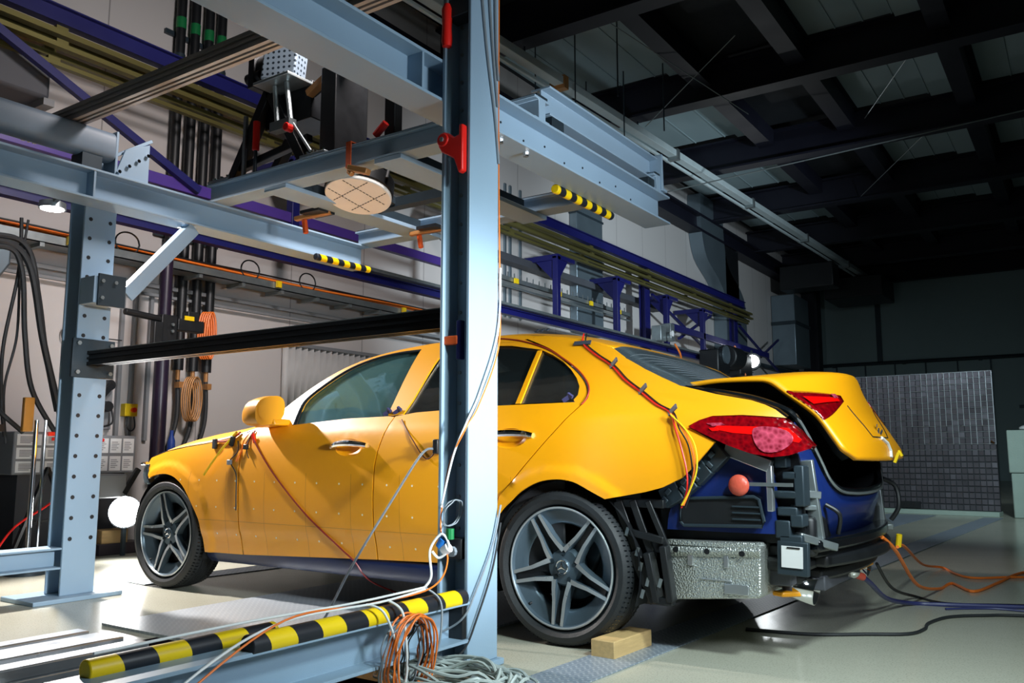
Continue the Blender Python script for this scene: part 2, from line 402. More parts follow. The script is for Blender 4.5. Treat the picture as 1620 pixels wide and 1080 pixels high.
def perforated():
    t = NT('perforated_steel'); b = t.b; sp = t.n('ShaderNodeSeparateXYZ'); t.l(t.co(), sp.inputs[0])
    q = []
    for i in (0, 1, 2):
        q.append(t.math('ABSOLUTE', t.math('SUBTRACT', t.math('FRACT', t.math('MULTIPLY', sp.outputs[i], 28.0)), .5)))
    gn = t.n('ShaderNodeNewGeometry'); ns = t.n('ShaderNodeSeparateXYZ'); t.l(gn.outputs['True Normal'], ns.inputs[0])
    k = t.math('GREATER_THAN', t.math('ABSOLUTE', ns.outputs[0]), .7); mixq = t.math('ADD', t.math('MULTIPLY', k, q[1]), t.math('MULTIPLY', t.math('SUBTRACT', 1.0, k), q[0]))
    d = t.math('ADD', t.math('MULTIPLY', mixq, mixq), t.math('MULTIPLY', q[2], q[2]))
    t.l(t.mix(t.math('LESS_THAN', d, .06), srgb(150, 165, 180), srgb(40, 50, 60)), b.inputs['Base Color'])
    b.inputs['Metallic'].default_value = .5; b.inputs['Roughness'].default_value = .4; return t.m
# ------------------------------------------------------------------ setting
def struct(name, mb, m, kind='structure', label=None, cat=None, **kw):
    o = obj(name, mb, m, None, label, cat, None, kind, **kw); return o
struct('floor', MB().box((-5.7, 9), (-9, 26), (-.1, 0)), M['floor'], label='glossy beige grey speckled epoxy floor of the hall', cat='floor')
struct('wall_left', MB().box((-5.9, -5.7), (-9, 26), (0, 7.2)), M['wall_panels'], label='pale panelled wall behind the car and pipework', cat='wall')
struct('wall_back', MB().box((-5.9, 9.2), (26, 26.2), (0, 7.2)), M['wall'], label='dim far wall of the hall behind the tiled barrier panel', cat='wall')
struct('wall_right', MB().box((9, 9.2), (-9, 26), (0, 7.2)), M['wall'], label='plain right wall of the hall', cat='wall')
struct('wall_front', MB().box((-5.9, 9.2), (-9.2, -9), (0, 7.2)), M['wall'], label='plain wall of the hall behind the camera', cat='wall')
struct('ceiling', MB().box((-5.9, 9.2), (-9.2, 26.2), (7.2, 7.35)), mat('dark_roof_deck', srgb(22, 26, 32), .8), label='dark roof deck of the hall high above', cat='ceiling')
# far wall: rail and panel joints
m = MB(); m.cyl((-5.7, 25.93, 3.8), (8.9, 25.93, 3.8), .06, 10)
for i in range(7): m.box((-5.2+i*2.2, -5.1+i*2.2), (25.9, 26), (3.72, 3.76))
struct('trim_1', m, M['steel_dark'], label='dark horizontal rail across the far wall', cat='rail')
m = MB()
for i in range(13): m.box((-5.1+i*.92, -5.06+i*.92), (25.96, 26), (0, 3.74))
m.box((-3.75, -3.6), (25.9, 26), (3.86, 6.5)); m.box((0.2, 8), (25.96, 26), (2.2, 2.3))
struct('trim_2', m, M['steel_dark'], label='dark vertical joints of the far wall panels', cat='trim')
# roof beams across the hall
for i, (y, b) in enumerate(((5.25, 6.5), (8.6, 6.5), (11.9, 6.45), (15.5, 6.45), (19.0, 6.4), (22.3, 6.4), (25.5, 6.4))):
    lab = ['nearest dark roof beam, above the ceiling rail', 'second dark roof beam from the front, over the car', 'third dark roof beam from the front', 'fourth dark roof beam from the front',
           'fifth dark roof beam, deep in the hall', 'sixth dark roof beam, deep in the hall', 'farthest dark roof beam, along the far wall'][i]
    obj('roof_beam', MB().ibeam((-5.7, y, b+.3), (9, y, b+.3), .3, .6, .04, .05), M['roofbeam'], None, lab, 'roof beam', 'roof beams across the hall')
for i, x in enumerate((-2.85, -1.35, .62, 2.75)):
    m = MB()
    for a, b in ((-1, 5.1), (5.4, 8.45), (8.75, 11.75), (12.05, 15.35), (15.65, 18.85), (19.15, 22.15)): m.box((x-.14, x+.14), (a, b), (6.72, 7.05))
    obj('roof_purlin', m, M['roofbeam'], None, ['leftmost dark purlin along the roof, right of the first pale roof panels', 'second dark purlin from the left along the roof',
        'third dark purlin from the left along the roof', 'rightmost dark purlin along the roof'][i], 'purlin', 'purlins under the roof deck')
k = 0
for ci, (x0, x1) in enumerate(((-5.5, -3.05), (-1.15, .42), (.86, 2.55))):
    for ri, (y0, y1) in enumerate(((5.7, 8.4), (9.0, 11.7), (12.3, 15.2), (15.9, 18.7))):
        m = MB(); m.box((x0, x1), (y0, y1), (7.1, 7.16))
        for q in range(1, 4): m.box((x0+(x1-x0)*q/4-.01, x0+(x1-x0)*q/4+.01), (y0, y1), (7.085, 7.1))
        m.box((x1-.35, x1), (y0, y1), (7.03, 7.1))
        obj('roof_panel', m, M['roofpanel'], None, 'pale roof panel, %s column, %s bay from the front' % (('left', 'middle', 'right')[ci], ('first', 'second', 'third', 'fourth')[ri]), 'roof panel', 'pale panels under the roof')
# long ceiling rail
m = MB(); a, b = Vector((-4.5, -3.0, 6.26)), Vector((-3.5, 25.3, 6.34))
m.bar(a, b, .16, .12); m.bar(a+Vector((-.12, 0, -.1)), b+Vector((-.12, 0, -.1)), .05, .05)
cr = thing('ceiling_rail', 'long pale steel crane rail hung below the roof beams, running to the far wall', 'rail', a)
obj('rail_profile', m, mat('pale_rail_paint', srgb(176, 188, 190), .45), cr, bevel=.008)
for i in range(7):
    p = a.lerp(b, (i+.4)/7.4); obj('rail_clip', MB().obox(p+Vector((-.03, 0, -.02)), (.26, .12, .2)), M['copper'] if i < 3 else M['galv'], cr)
for y in (5.25, 8.6, 11.9, 15.5, 19.0, 22.3):
    p = a.lerp(b, (y-a.y)/(b.y-a.y)); obj('rail_hanger', MB().cyl((p.x, y, p.z+.06), (p.x, y, 6.47), .015, 6), M['steel_dark'], cr)
# thin suspension wires under the roof
for i, (p, q) in enumerate((((-3.4, 6.0, 7.0), (-2.2, 8.7, 6.2)), ((-2.0, 7.6, 7.0), (-3.9, 8.5, 6.3)), ((-5.0, 10.5, 5.75), (1.6, 11.4, 6.35)), ((-1.9, 15.36, 6.5), (-.1, 12.04, 6.5)), ((.3, 9.2, 7), (-1.0, 11.5, 6.8)))):
    lab = ['thin slanting wire under the nearest pale roof panel', 'thin wire from the purlin down to the second roof beam', 'long thin level wire below the third roof beam', 'thin slanting wire below the fourth roof beam', 'thin slanting wire in front of the middle roof panels'][i]
    obj('suspension_wire', MB().tube([p, q], .008 if i != 2 else .012, 6), M['galv'], None, lab, 'wire', 'wires under the roof')
for i in range(6):
    x, y = -4.7+(i % 3)*.7, 6.3+(i//3)*1.6; obj('drop_rod', MB().cyl((x, y, 5.9), (x, y, 7.08), .012, 6), M['steel_dark'], None, 'thin drop rod under the nearest left pale roof panel', 'rod', 'drop rods below the first roof panel')
# dark blue edge beam and services high on the left wall
obj('edge_beam', MB().ibeam((-5.5, -8.0, 6.27), (-5.5, 25.2, 6.27), .34, .42, .05, .08), M['roofbeam'], None, 'dark blue edge beam running high along the pale wall', 'beam')
obj('air_handling_duct', MB().box((-5.2, -3.7), (20.2, 20.9), (5.5, 6.2)), M['black'], None, 'flat black ventilation box under the roof at the far left', 'duct', 'ventilation boxes', bevel=.03)
obj('air_handling_duct', MB().box((-4.6, -2.9), (22.8, 24.6), (5.55, 6.2)), M['black'], None, 'black ventilation box under the roof nearest the far wall', 'duct', 'ventilation boxes', bevel=.03)
# floor channel covers (slightly skew to the car)
def strip(x0, x1, y0, y1, z1, ang, m_, lab, name='floor_channel_cover', group='tread plate channel covers in the floor'):
    c = Vector(((x0+x1)/2, (y0+y1)/2, 0)); L, W_ = y1-y0, x1-x0
    b = MB(); b.box((-W_/2, W_/2), (-L/2, L/2), (.001, z1))
    b2 = MB(); R = Matrix.Rotation(ang, 3, 'Z'); b2.add([c+R@Vector(v) for v in b.v], b.f)
    return obj(name, b2, m_, None, lab, 'floor plate', group)
strip(.40, .62, -3.0, 8.6, .006, -.056, M['tread_dark'], 'narrow tread plate floor strip running under the rear wheel and wooden chock')
strip(-2.94, -2.72, -.9, 8.9, .006, -.07, M['tread_dark'], 'narrow tread plate floor strip running under the front wheel')
strip(-.55, .05, 5.0, 8.7, .006, -.056, M['tread_dark'], 'narrow tread plate floor strip leading up to the barrier panel')
m = MB(); m.box((-2.08, -.45), (-1.75, 1.6), (.001, .012))
obj('pit_cover', m, M['tread'], None, 'wide bright tread plate over the floor pit beside the striped beam', 'floor plate')
obj('pit_shade_sheet', MB().box((-1.60, -.25), (-2.6, -1.77), (.001, .004)), mat('painted_pit_shade', srgb(26, 20, 24), .95, 0, .2, 8, spec=0), None, 'dark sheet painted as the shaded pit in front of the bright tread plate', 'pit')  # flat sheet; the shade of a recess is put into its colour
# ------------------------------------------------------------------ steel gantry around the car
ST = M['steel']
def bolt(parent, p, d, r=.009, l=.01, m_=None, name='bolt'):
    p = Vector(p); return obj(name, MB().cyl(p, p+Vector(d)*l, r, 6), m_ or M['galv'], parent)
def hcolumn(x0, x1, y0, y1, ztop, lab, holes):
    t = thing('steel_column', lab, 'column', ((x0+x1)/2, (y0+y1)/2, 0), 'columns of the gantry')
    m = MB(); m.box((x0, x0+.016), (y0, y1), (.025, ztop)); m.box((x1-.016, x1), (y0, y1), (.025, ztop)); ym = (y0+y1)/2
    m.box((x0+.016, x1-.016), (ym-.006, ym+.006), (.025, ztop))
    obj('column_profile', m, ST, t, bevel=.003, seg=1)
    obj('base_plate', MB().box((x0-.1, x1+.09), (y0-.19, y1+.13), (0, .025)) if holes else MB().box((x0-.02, x1+.02), (y0-.02, y1+.02), (0, .025)), ST, t, bevel=.004)
    return t
COLN = hcolumn(-.2, -.05, -1.5, -1.3, 3.6, 'near steel column standing in front of the yellow car', False)
for i in range(22): bolt(COLN, (-.165, -1.406, .28+i*.125), (0, -1, 0), .008, .008)
m = MB(); m.box((-.184, -.066), (-1.5, -1.42), (2.66, 2.74)); obj('stiffener_plate', m, M['steel_dark'], COLN, bevel=.003)
COLL = hcolumn(-3.11, -2.94, -1.5, -1.3, 2.6, 'left steel column with rows of holes, near the front wheel', True)
m = MB()
for i in range(19):
    z = .34+i*.118
    if 1.3 < z < 1.48: continue
    for y in (-1.462, -1.338): m.cyl((-2.941, y, z), (-2.9385, y, z), .0125, 8)
obj('bolt_holes', m, M['black'], COLL)
for i in range(15): 
    for x in (-3.06, -3.0): bolt(COLL, (x, -1.406, .45+i*.12), (0, -1, 0), .006, .006)
m = MB(); m.box((-2.938, -2.92), (-1.53, -1.27), (1.27, 1.5)); obj('clamp_plate', m, M['steel_dark'], COLL, bevel=.004)
for y in (-1.5, -1.3):
    for z in (1.3, 1.47): bolt(COLL, (-2.92, y, z), (1, 0, 0), .013, .02)
# lengthwise I-beams bolted to the columns
def ybeam(name, x0, x1, y0, y1, z0, z1, lab, stiff=()):
    t = thing(name, lab, 'beam', ((x0+x1)/2, (y0+y1)/2, z0), 'beams of the gantry'); xm = (x0+x1)/2; zm = (z0+z1)/2
    obj('beam_profile', MB().ibeam((xm, y0, zm), (xm, y1, zm), x1-x0, z1-z0, .014, .012), ST, t, bevel=.002, seg=1)
    for y in stiff: obj('stiffener_plate', MB().box((xm+.006, x1-.004), (y-.006, y+.006), (z0+.014, z1-.014)), ST, t)
    return t
BB = ybeam('gantry_beam', -.381, -.201, -5.2, .86, 2.30, 2.485, 'big overhead beam running past the near column towards the back', (-1.62, -3.2))
LB = ybeam('gantry_beam', -2.939, -2.76, -4.2, .74, 2.30, 2.485, 'overhead beam on the left column with a lamp under it', (-1.55,))
for i in range(9):
    bolt(BB, (-.285, -1.15+i*.2, 2.378+(i % 2)*.03), (1, 0, 0), .006, .004, M['black'])
for y in (-1.0, -.78): bolt(BB, (-.25, y, 2.30), (0, 0, -1), .016, .02, M['chrome'])
# second channel on top of the big beam
t = thing('channel_beam', 'short channel beam resting on top of the big overhead beam', 'beam', (-.29, .05, 2.485))
obj('beam_profile', MB().ibeam((-.29, -.58, 2.64), (-.29, .74, 2.64), .12, .16, .012, .012), ST, t, bevel=.002, seg=1)
obj('spacer', MB().box((-.35, -.23), (-.56, -.44), (2.485, 2.56)), M['steel_dark'], t, bevel=.003)
obj('spacer', MB().box((-.35, -.23), (.6, .72), (2.485, 2.56)), M['steel_dark'], t, bevel=.003)
m = MB(); m.box((-.36, -.2), (.74, .76), (2.5, 2.74)); m.box((-.24, -.2), (.76, .82), (2.5, 2.52))
obj('end_bracket', m, ST, t, bevel=.003)
for z in (2.55, 2.6, 2.66, 2.7): bolt(t, (-.24, .76, z), (0, 1, 0), .012, .03, M['chrome'])
# rounded padded beam resting on the left overhead beam
t = thing('padded_beam', 'rounded grey beam on top of the left overhead beam with an end bracket', 'beam', (-2.85, -2.6, 2.485))
pr_ = [(.075*math.copysign(abs(math.cos(a))**.6, math.cos(a)), .09*math.copysign(abs(math.sin(a))**.6, math.sin(a))) for a in [2*PI*i/24 for i in range(24)]]
obj('beam_profile', MB().sweep(pr_, (-2.85, -4.0, 2.66), (-2.85, -1.42, 2.66)), mat('grey_padding', srgb(120, 136, 152), .5, 0, .2, 7), t, ang=50, bevel=.01)
obj('saddle', MB().box((-2.91, -2.79), (-1.62, -1.5), (2.485, 2.575)), M['steel_dark'], t); obj('saddle', MB().box((-2.91, -2.79), (-3.2, -3.08), (2.485, 2.575)), M['steel_dark'], t)
m = MB(); m.plate([(-1.42, 2.485), (-1.2, 2.485), (-1.2, 2.74), (-1.36, 2.66)], 'x', -2.80, -2.785); m.box((-2.92, -2.785), (-1.42, -1.405), (2.485, 2.76)); m.bar((-2.84, -1.43, 2.6), (-2.84, -1.17, 2.78), .06, .02)
obj('end_bracket', m, ST, t, bevel=.003)
for i in range(4): bolt(t, (-2.785, -1.4+i*.06, 2.51+i*.05), (1, 0, 0), .012, .02, M['chrome'])
# T-slot bars
def tslot(a, b, s=.09):
    q = s/2; g = .008; d = .012; p = []
    base = [(-q, -q), (-q/3-g, -q), (-q/3-g, -q+d), (-q/3+g, -q+d), (-q/3+g, -q), (q/3-g, -q), (q/3-g, -q+d), (q/3+g, -q+d), (q/3+g, -q)]
    for k in range(4):
        c, s_ = round(math.cos(k*PI/2)), round(math.sin(k*PI/2)); p += [(x*c-y*s_, x*s_+y*c) for x, y in base]
    return MB().sweep(p, a, b)
obj('slotted_bar', tslot((-3.4, -1.64, 2.797), (.9, -1.64, 2.797), .09), mat('grey_aluminium_profile', srgb(165, 160, 158), .5, .25, .1, 6), None, 'grey slotted aluminium bar crossing high up, left of the shaker rig', 'bar', 'slotted aluminium bars')
t = thing('slotted_bar', 'black slotted bar spanning from the left column to the near column above the car', 'bar', (-1.6, -1.4, 1.345), 'slotted aluminium bars')
obj('bar_profile', tslot((-2.92, -1.4, 1.385), (-.2, -1.4, 1.385), .085), M['alu_dark'], t)
obj('bar_edge', MB().box((-2.9, -.22), (-1.444, -1.4425), (1.425, 1.429)), M['galv'], t)
# cross beams resting on the two lengthwise beams
def xbeam(y, w_, h, lab):
    t = thing('cross_beam', lab, 'beam', (-1.5, y, 2.485), 'beams of the gantry')
    m = MB(); a, b = (-2.83, y, 2.485+h/2), (-.215, y, 2.485+h/2); m.ibeam(a, b, w_, h, .014, w_*.45)
    obj('beam_profile', m, ST, t, bevel=.002, seg=1)
    obj('edge_strip', MB().box((-2.83, -.215), (y-w_/2+.02, y+w_/2-.02), (2.485+h, 2.485+h+.012)), M['steel_dark'], t)
    return t
XB = xbeam(-.68, .14, .125, 'cross beam carrying the shaker rig, above the car roof')
XB2 = xbeam(.72, .14, .11, 'rear cross beam joining the ends of the two overhead beams')
for i in range(2):
    c = Vector((-2.74+i*.9, -.70, 2.622)); m = MB(); m.box((c.x-.11, c.x+.11), (c.y-.03, c.y+.03), (c.z, c.z+.02))
    t = thing('clamp_block', ['bolted clamp block at the left end of the shaker cross beam', 'bolted clamp block in the middle of the shaker cross beam'][i], 'clamp', (c.x, c.y, c.z), 'clamp blocks on the cross beam')
    obj('clamp_body', m, M['galv'], t, bevel=.004)
    for k in range(3): bolt(t, (c.x-.07+k*.07, c.y, c.z+.02), (0, 0, 1), .014, .022, M['chrome'])
t = thing('screw_clamp', 'red handled screw clamp standing at the left end of the shaker cross beam', 'clamp', (-2.5, -.66, 2.622))
obj('spindle', MB().cyl((-2.45, -.66, 2.622), (-2.45, -.66, 2.8), .012, 8), M['steel_dark'], t); obj('handle', MB().cyl((-2.45, -.66, 2.8), (-2.45, -.66, 3.0), .024, 10), M['red'], t, bevel=.006)
obj('rail', MB().box((-2.575, -2.55), (-.67, -.65), (2.622, 3.06)), M['galv'], t)
# orange strap and brass buckle round the cross beam
m = MB(); X = -1.5
for y, z in (((-.757, -.751), (2.478, 2.625)), ((-.609, -.603), (2.478, 2.625))): m.box((X-.02, X+.02), y, z)
m.box((X-.02, X+.02), (-.757, -.603), (2.625, 2.631)); m.box((X-.02, X+.02), (-.757, -.603), (2.474, 2.48))
t = thing('lashing_strap', 'orange lashing strap round the shaker cross beam', 'strap', (X, -.68, 2.474)); obj('strap_band', m, M['orange_strap'], t)
m = MB(); m.obox((X+.07, -.74, 2.45), (.14, .05, .035), (0, .3, .2)); m.cyl((X, -.75, 2.455), (X+.03, -.75, 2.43), .018, 10); obj('buckle', m, M['copper'], t, bevel=.006)
# shaker rig standing on the cross beam
t = thing('shaker_rig', 'black A frame shaker rig with a perforated grey motor box, standing on the cross beam', 'test rig', (-2.2, -.62, 2.634))
m = MB()
for s in (-1, 1):
    m.bar((-2.3-.06, -.62, 3.2), (-2.3+s*.36-.06, -.62, 2.634), .08, .07); m.bar((-2.3, -.35, 3.2), (-2.3+s*.4, -.35, 2.66), .07, .06)
m.bar((-2.66, -.62, 2.72), (-1.98, -.62, 2.8), .05, .05); m.box((-2.44, -2.0), (-.6, -.35), (2.95, 3.2))
obj('support_frame', m, M['alu_dark'], t, bevel=.006)
m = MB(); m.obox((-2.17, -.68, 3.32), (.24, .15, .27), (0, .10, .35)); o = obj('motor_box', m, perforated(), t, bevel=.012)
m = MB(); m.cyl((-2.42, -.64, 3.36), (-2.32, -.64, 3.35), .085, 14); m.cyl((-2.52, -.66, 3.36), (-2.42, -.66, 3.36), .03, 10); m.box((-2.46, -2.4), (-.74, -.56), (3.2, 3.46)); m.cyl((-2.5, -.7, 3.28), (-2.36, -.7, 3.28), .04, 12)
obj('motor_flange', m, M['black'], t, bevel=.005)
m = MB(); m.box((-2.33, -2.0), (-.8, -.5), (3.165, 3.185)); obj('motor_tray', m, M['galv'], t, bevel=.004)
m = MB(); m.tube([(-2.21, -.72, 3.16), (-2.17, -.72, 2.86)], .016); m.tube([(-2.1, -.72, 3.16), (-2.05, -.72, 2.9)], .016); m.tube([(-2.05, -.72, 2.9), (-1.86, -.72, 2.66)], .01); m.box((-2.2, -2.02), (-.76, -.7), (2.84, 2.9))
obj('actuator_rod', m, M['galv'], t); m = MB(); m.cyl((-2.04, -.77, 2.84), (-2.04, -.72, 2.84), .028, 10); obj('knob', m, M['red'], t, bevel=.005)
m = MB(); m.box((-1.83, -1.7), (-.68, -.4), (2.634, 3.2)); m.box((-1.35, -1.27), (-.62, -.55), (2.634, 3.1)); m.bar((-2.0, -.6, 3.1), (-1.55, -.6, 3.28), .05, .04)
obj('back_frame', m, M['black'], t, bevel=.006)
obj('clamp_handle', MB().cyl((-1.36, -.68, 2.66), (-1.28, -.68, 2.72), .022, 10), M['red'], t)
obj('arm', MB().bar((-1.98, -.64, 3.08), (-1.62, -.64, 3.24), .05, .04), M['copper'], t)
# flat plates slung under the cross beams, and the round panel
for nm, x0, x1, lab in (('carrier_plate', -2.24, -2.04, 'pinkish grey carrier plate under the cross beams, left of the round panel'), ('carrier_plate', -1.3, -1.1, 'pale carrier plate under the cross beams, right of the round panel')):
    t = thing(nm, lab, 'plate', ((x0+x1)/2, 0, 2.44), 'plates under the cross beams')
    obj('plate', MB().box((x0, x1), (-.75, .79), (2.455, 2.484)), ST, t, bevel=.003); obj('web', MB().box(((x0+x1)/2-.006, (x0+x1)/2+.006), (-.60, .64), (2.484, 2.58)), M['steel_dark'], t)
t = thing('round_test_panel', 'round cream panel with a dark dashed grid, hung under the gantry', 'panel', (-1.86, -.3, 2.5))
N = Vector((.10, -.26, -.96)).normalized(); c = Vector((-1.86, -.3, 2.5)); e1 = N.cross(Vector((0, 1, 0))).normalized(); e2 = N.cross(e1).normalized()
obj('disc', MB().cyl(c, c+N*.03, .215, 48), M['disc'], t, bevel=.006); obj('housing', MB().cyl(c-N*.1, c, .222, 40), M['black'], t, bevel=.006)
m = MB(); D = c+N*.0315; th = .12
for ax, bx in ((1, 0), (0, 1)):
    for off in (-.075, .075):
        for k in range(-7, 7):
            s0 = k*.027+.004; u_, v_ = (s0, off) if ax else (off, s0)
            if math.hypot(u_, v_) > .185: continue
            d1 = e1*math.cos(th)+e2*math.sin(th); d2 = -e1*math.sin(th)+e2*math.cos(th)
            p = D+d1*u_+d2*v_; dd = d1 if ax else d2; m.bar(p, p+dd*.019, .006, .0012, N)
obj('grid_marks', m, M['steel_dark'], t)
m = MB(); m.bar(c-N*.09, (-1.86, .06, 2.52), .06, .05); m.box((-2.24, -1.1), (.02, .10), (2.486, 2.55)); obj('hanger', m, M['steel_dark'], t)
obj('yoke', MB().tube([c+e1*.24-N*.04, c+e1*.25-N*.2, (-2.1, .03, 2.55)], .012), M['black'], t)
for i, (x, y, z) in enumerate(((-2.36, -.28, 2.45), (-1.95, .45, 2.44))):
    t = thing('toggle_clamp', ['tan toggle clamp under the left carrier plate', 'tan toggle clamp near the rear cross beam'][i], 'clamp', (x, y, z), 'toggle clamps')
    obj('clamp_arm', MB().bar((x-.12, y, z-.02), (x+.16, y+.06, z+.0), .04, .03), M['copper'], t, bevel=.006); obj('clamp_handle', MB().bar((x-.05, y+.02, z-.03), (x-.03, y+.02, z-.13), .03, .03), M['orange_strap'], t, bevel=.006)
    obj('clamp_foot', MB().box((x-.02, x+.16), (y-.05, y+.1), (z-.01, z+.012)), M['black'], t)
# brace and bracket at the left column
t = thing('column_brace', 'slanting flat brace from the left column up to the overhead beam', 'brace', (-2.85, -1.2, 1.7))
obj('bracket_box', MB().box((-2.938, -2.79), (-1.5, -1.33), (1.7, 1.86)), ST, t, bevel=.003)
m = MB(); m.box((-2.79, -2.775), (-1.48, -1.31), (1.685, 1.875)); obj('face_plate', m, M['steel_dark'], t, bevel=.002)
for y, z in ((-1.46, 1.73), (-1.46, 1.83), (-1.38, 1.83)): bolt(t, (-2.775, y, z), (1, 0, 0), .012, .015, M['galv'])
m = MB(); m.bar((-2.84, -1.31, 1.78), (-2.84, -.87, 2.30), .1, .02, (0, 0, 1)); m.bar((-2.79, -1.29, 1.77), (-2.79, -.85, 2.285), .012, .085)
obj('brace_bar', m, ST, t, bevel=.002)
for k in range(3): bolt(t, (-2.84, -.93+k*.06, 2.3), (0, 0, -1), .014, .02, M['chrome'])
# yellow-black foam guards under the beam ends
def foam(name, a, b, r, lab, per=.12, off=0, group='striped foam guards'):
    a, b = Vector(a), Vector(b); p = [(r*math.cos(t_), r*math.sin(t_)) for t_ in [2*PI*i/18 for i in range(18)]]
    return obj(name, MB().sweep(p, a, b), stripes('foam_stripes', 1, per, off, .35), None, lab, 'guard', group, ang=60, bevel=.004)
foam('foam_guard', (-2.735, .15, 2.285), (-2.735, .72, 2.285), .026, 'yellow and black foam guard on the end of the left overhead beam')
foam('foam_guard', (-.405, -.25, 2.285), (-.405, .42, 2.285), .026, 'yellow and black foam guard under the end of the big overhead beam')
# low striped beam at the near column, and its twin at the left column
t = thing('floor_beam', 'low steel beam running from the near column towards the camera', 'beam', (-.12, -2.5, 0), 'low beams of the gantry')
obj('beam_profile', MB().ibeam((-.12, -3.7, .195), (-.12, -1.502, .195), .17, .15, .012, .01), ST, t, bevel=.002, seg=1)
obj('foot', MB().box((-.2, -.04), (-3.3, -3.2), (0, .12)), ST, t)
obj('end_plate', MB().box((-.19, -.05), (-1.53, -1.502), (.13, .27)), M['black'], t, bevel=.004)
foam('foam_guard', (-.06, -2.52, .285), (-.06, -1.515, .285), .032, 'striped foam guard on the low beam, up against the near column', .2, .03)
foam('foam_guard', (-.17, -2.93, .285), (-.17, -2.33, .285), .028, 'striped foam guard on the low beam, farther from the near column', .2, .1)
t = thing('floor_beam', 'low steel beam running from the left column out of frame', 'beam', (-3.02, -2.4, 0), 'low beams of the gantry')
obj('beam_profile', MB().ibeam((-3.02, -3.9, .235), (-3.02, -1.502, .235), .16, .12, .012, .01), ST, t, bevel=.002, seg=1); obj('foot', MB().box((-3.09, -2.95), (-3.3, -3.2), (0, .175)), ST, t)
# long aluminium rails lying on the floor in front of the pit
for i, (x0, x1, h, y1, lab) in enumerate(((-1.86, -1.62, .05, -1.98, 'flat aluminium floor rail, farthest from the striped beam'), (-1.40, -1.14, .10, -2.10, 'tall aluminium floor rail in the middle of the three'), (-1.10, -.86, .085, -2.80, 'aluminium floor rail nearest the striped beam'))):
    m = MB(); m.box((x0, x1), (-4.3, y1), (0, h*.55)); m.box((x0, x0+.09), (-4.3, y1-.01), (h*.55, h)); m.box((x1-.09, x1), (-4.3, y1-.01), (h*.55, h))
    obj('floor_rail', m, M['alu'], None, lab, 'rail', 'aluminium rails on the floor', bevel=.006)
obj('floor_rail', MB().box((-.72, -.42), (-4.3, -2.62), (0, .1)).box((-.70, -.44), (-4.3, -2.6), (.1, .13)), M['alu'], None, 'short pale aluminium rail at the bottom edge, left of the striped beam', 'rail', 'aluminium rails on the floor', bevel=.006)
obj('foam_guard', MB().sweep([(.035*math.cos(a), .035*math.sin(a)) for a in [2*PI*i/16 for i in range(16)]], (-1.0, -3.4, .1), (-1.0, -2.86, .12)), stripes('foam_stripes', 1, .2, 0, .35), None, 'striped foam guard in the bottom left corner', 'guard', 'striped foam guards', ang=60)
# clamps and bands on the near column
t = thing('bar_clamp', 'red handled bar clamp hanging at the top of the near column', 'clamp', (-.165, -1.49, 2.5))
obj('handle', MB().lathe([(.0, 2.53), (.02, 2.535), (.024, 2.56), (.021, 2.62), (.024, 2.7), (.014, 2.725), (0, 2.725)], (-.178, -1.5, 0), 'z', 14), M['red'], t); obj('spindle', MB().cyl((-.178, -1.5, 2.72), (-.178, -1.5, 2.82), .008, 8), M['galv'], t)
obj('clamp_arm', MB().bar((-.178, -1.5, 2.8), (-.05, -1.44, 2.86), .02, .03), M['steel_dark'], t)
m = MB(); m.plate([(-.19, 2.085), (-.188, 2.125), (-.165, 2.145), (-.14, 2.135), (-.11, 2.112), (-.085, 2.118), (-.085, 2.16), (-.064, 2.16), (-.064, 1.965), (-.085, 1.955), (-.098, 1.99), (-.11, 2.02), (-.14, 2.04), (-.175, 2.06)], 'y', -1.535, -1.502)
m.cyl((-.166, -1.54, 2.11), (-.166, -1.502, 2.11), .03, 16)
t = thing('red_hook', 'red hook shaped lever fixed in the upper near column', 'hook', (-.12, -1.46, 1.965)); obj('lever', m, M['red'], t, bevel=.006); obj('bolt_head', MB().cyl((-.166, -1.547, 2.11), (-.166, -1.54, 2.11), .01, 6), M['galv'], t)
t = thing('pole_clamp', 'orange band clamped to the near column beside a dark blue grip', 'clamp', (-.15, -1.46, 1.2))
obj('band', MB().box((-.196, -.12), (-1.49, -1.465), (1.262, 1.298)), M['orange_strap'], t, bevel=.004); obj('grip', MB().box((-.128, -.104), (-1.485, -1.455), (1.2, 1.36)), M['blue_steel'], t, bevel=.004)
t = thing('junction_box', 'small black connection box low on the near column', 'box', (-.14, -1.46, .45)); obj('box', MB().box((-.16, -.08), (-1.5, -1.44), (.42, .5)), M['black'], t, bevel=.006); obj('socket', MB().cyl((-.12, -1.5, .45), (-.12, -1.515, .45), .02, 10), M['grey_cable'], t)
# round lamp under the left overhead beam
t = thing('flood_lamp', 'round white lamp shining under the left overhead beam', 'lamp', (-4.0, -1.16, 2.51))
obj('lamp_body', MB().lathe([(0, .06), (.05, .06), (.085, .045), (.09, .0), (.075, 0)], (-4.0, -1.16, 2.54), 'z', 24), M['galv'], t); obj('lamp_arm', MB().bar((-4.0, -1.16, 2.585), (-3.11, -1.40, 2.585), .03, .03), M['steel_dark'], t); obj('lamp_face', MB().cyl((-4.0, -1.16, 2.543), (-4.0, -1.16, 2.536), .075, 24), M['lamp'], t)
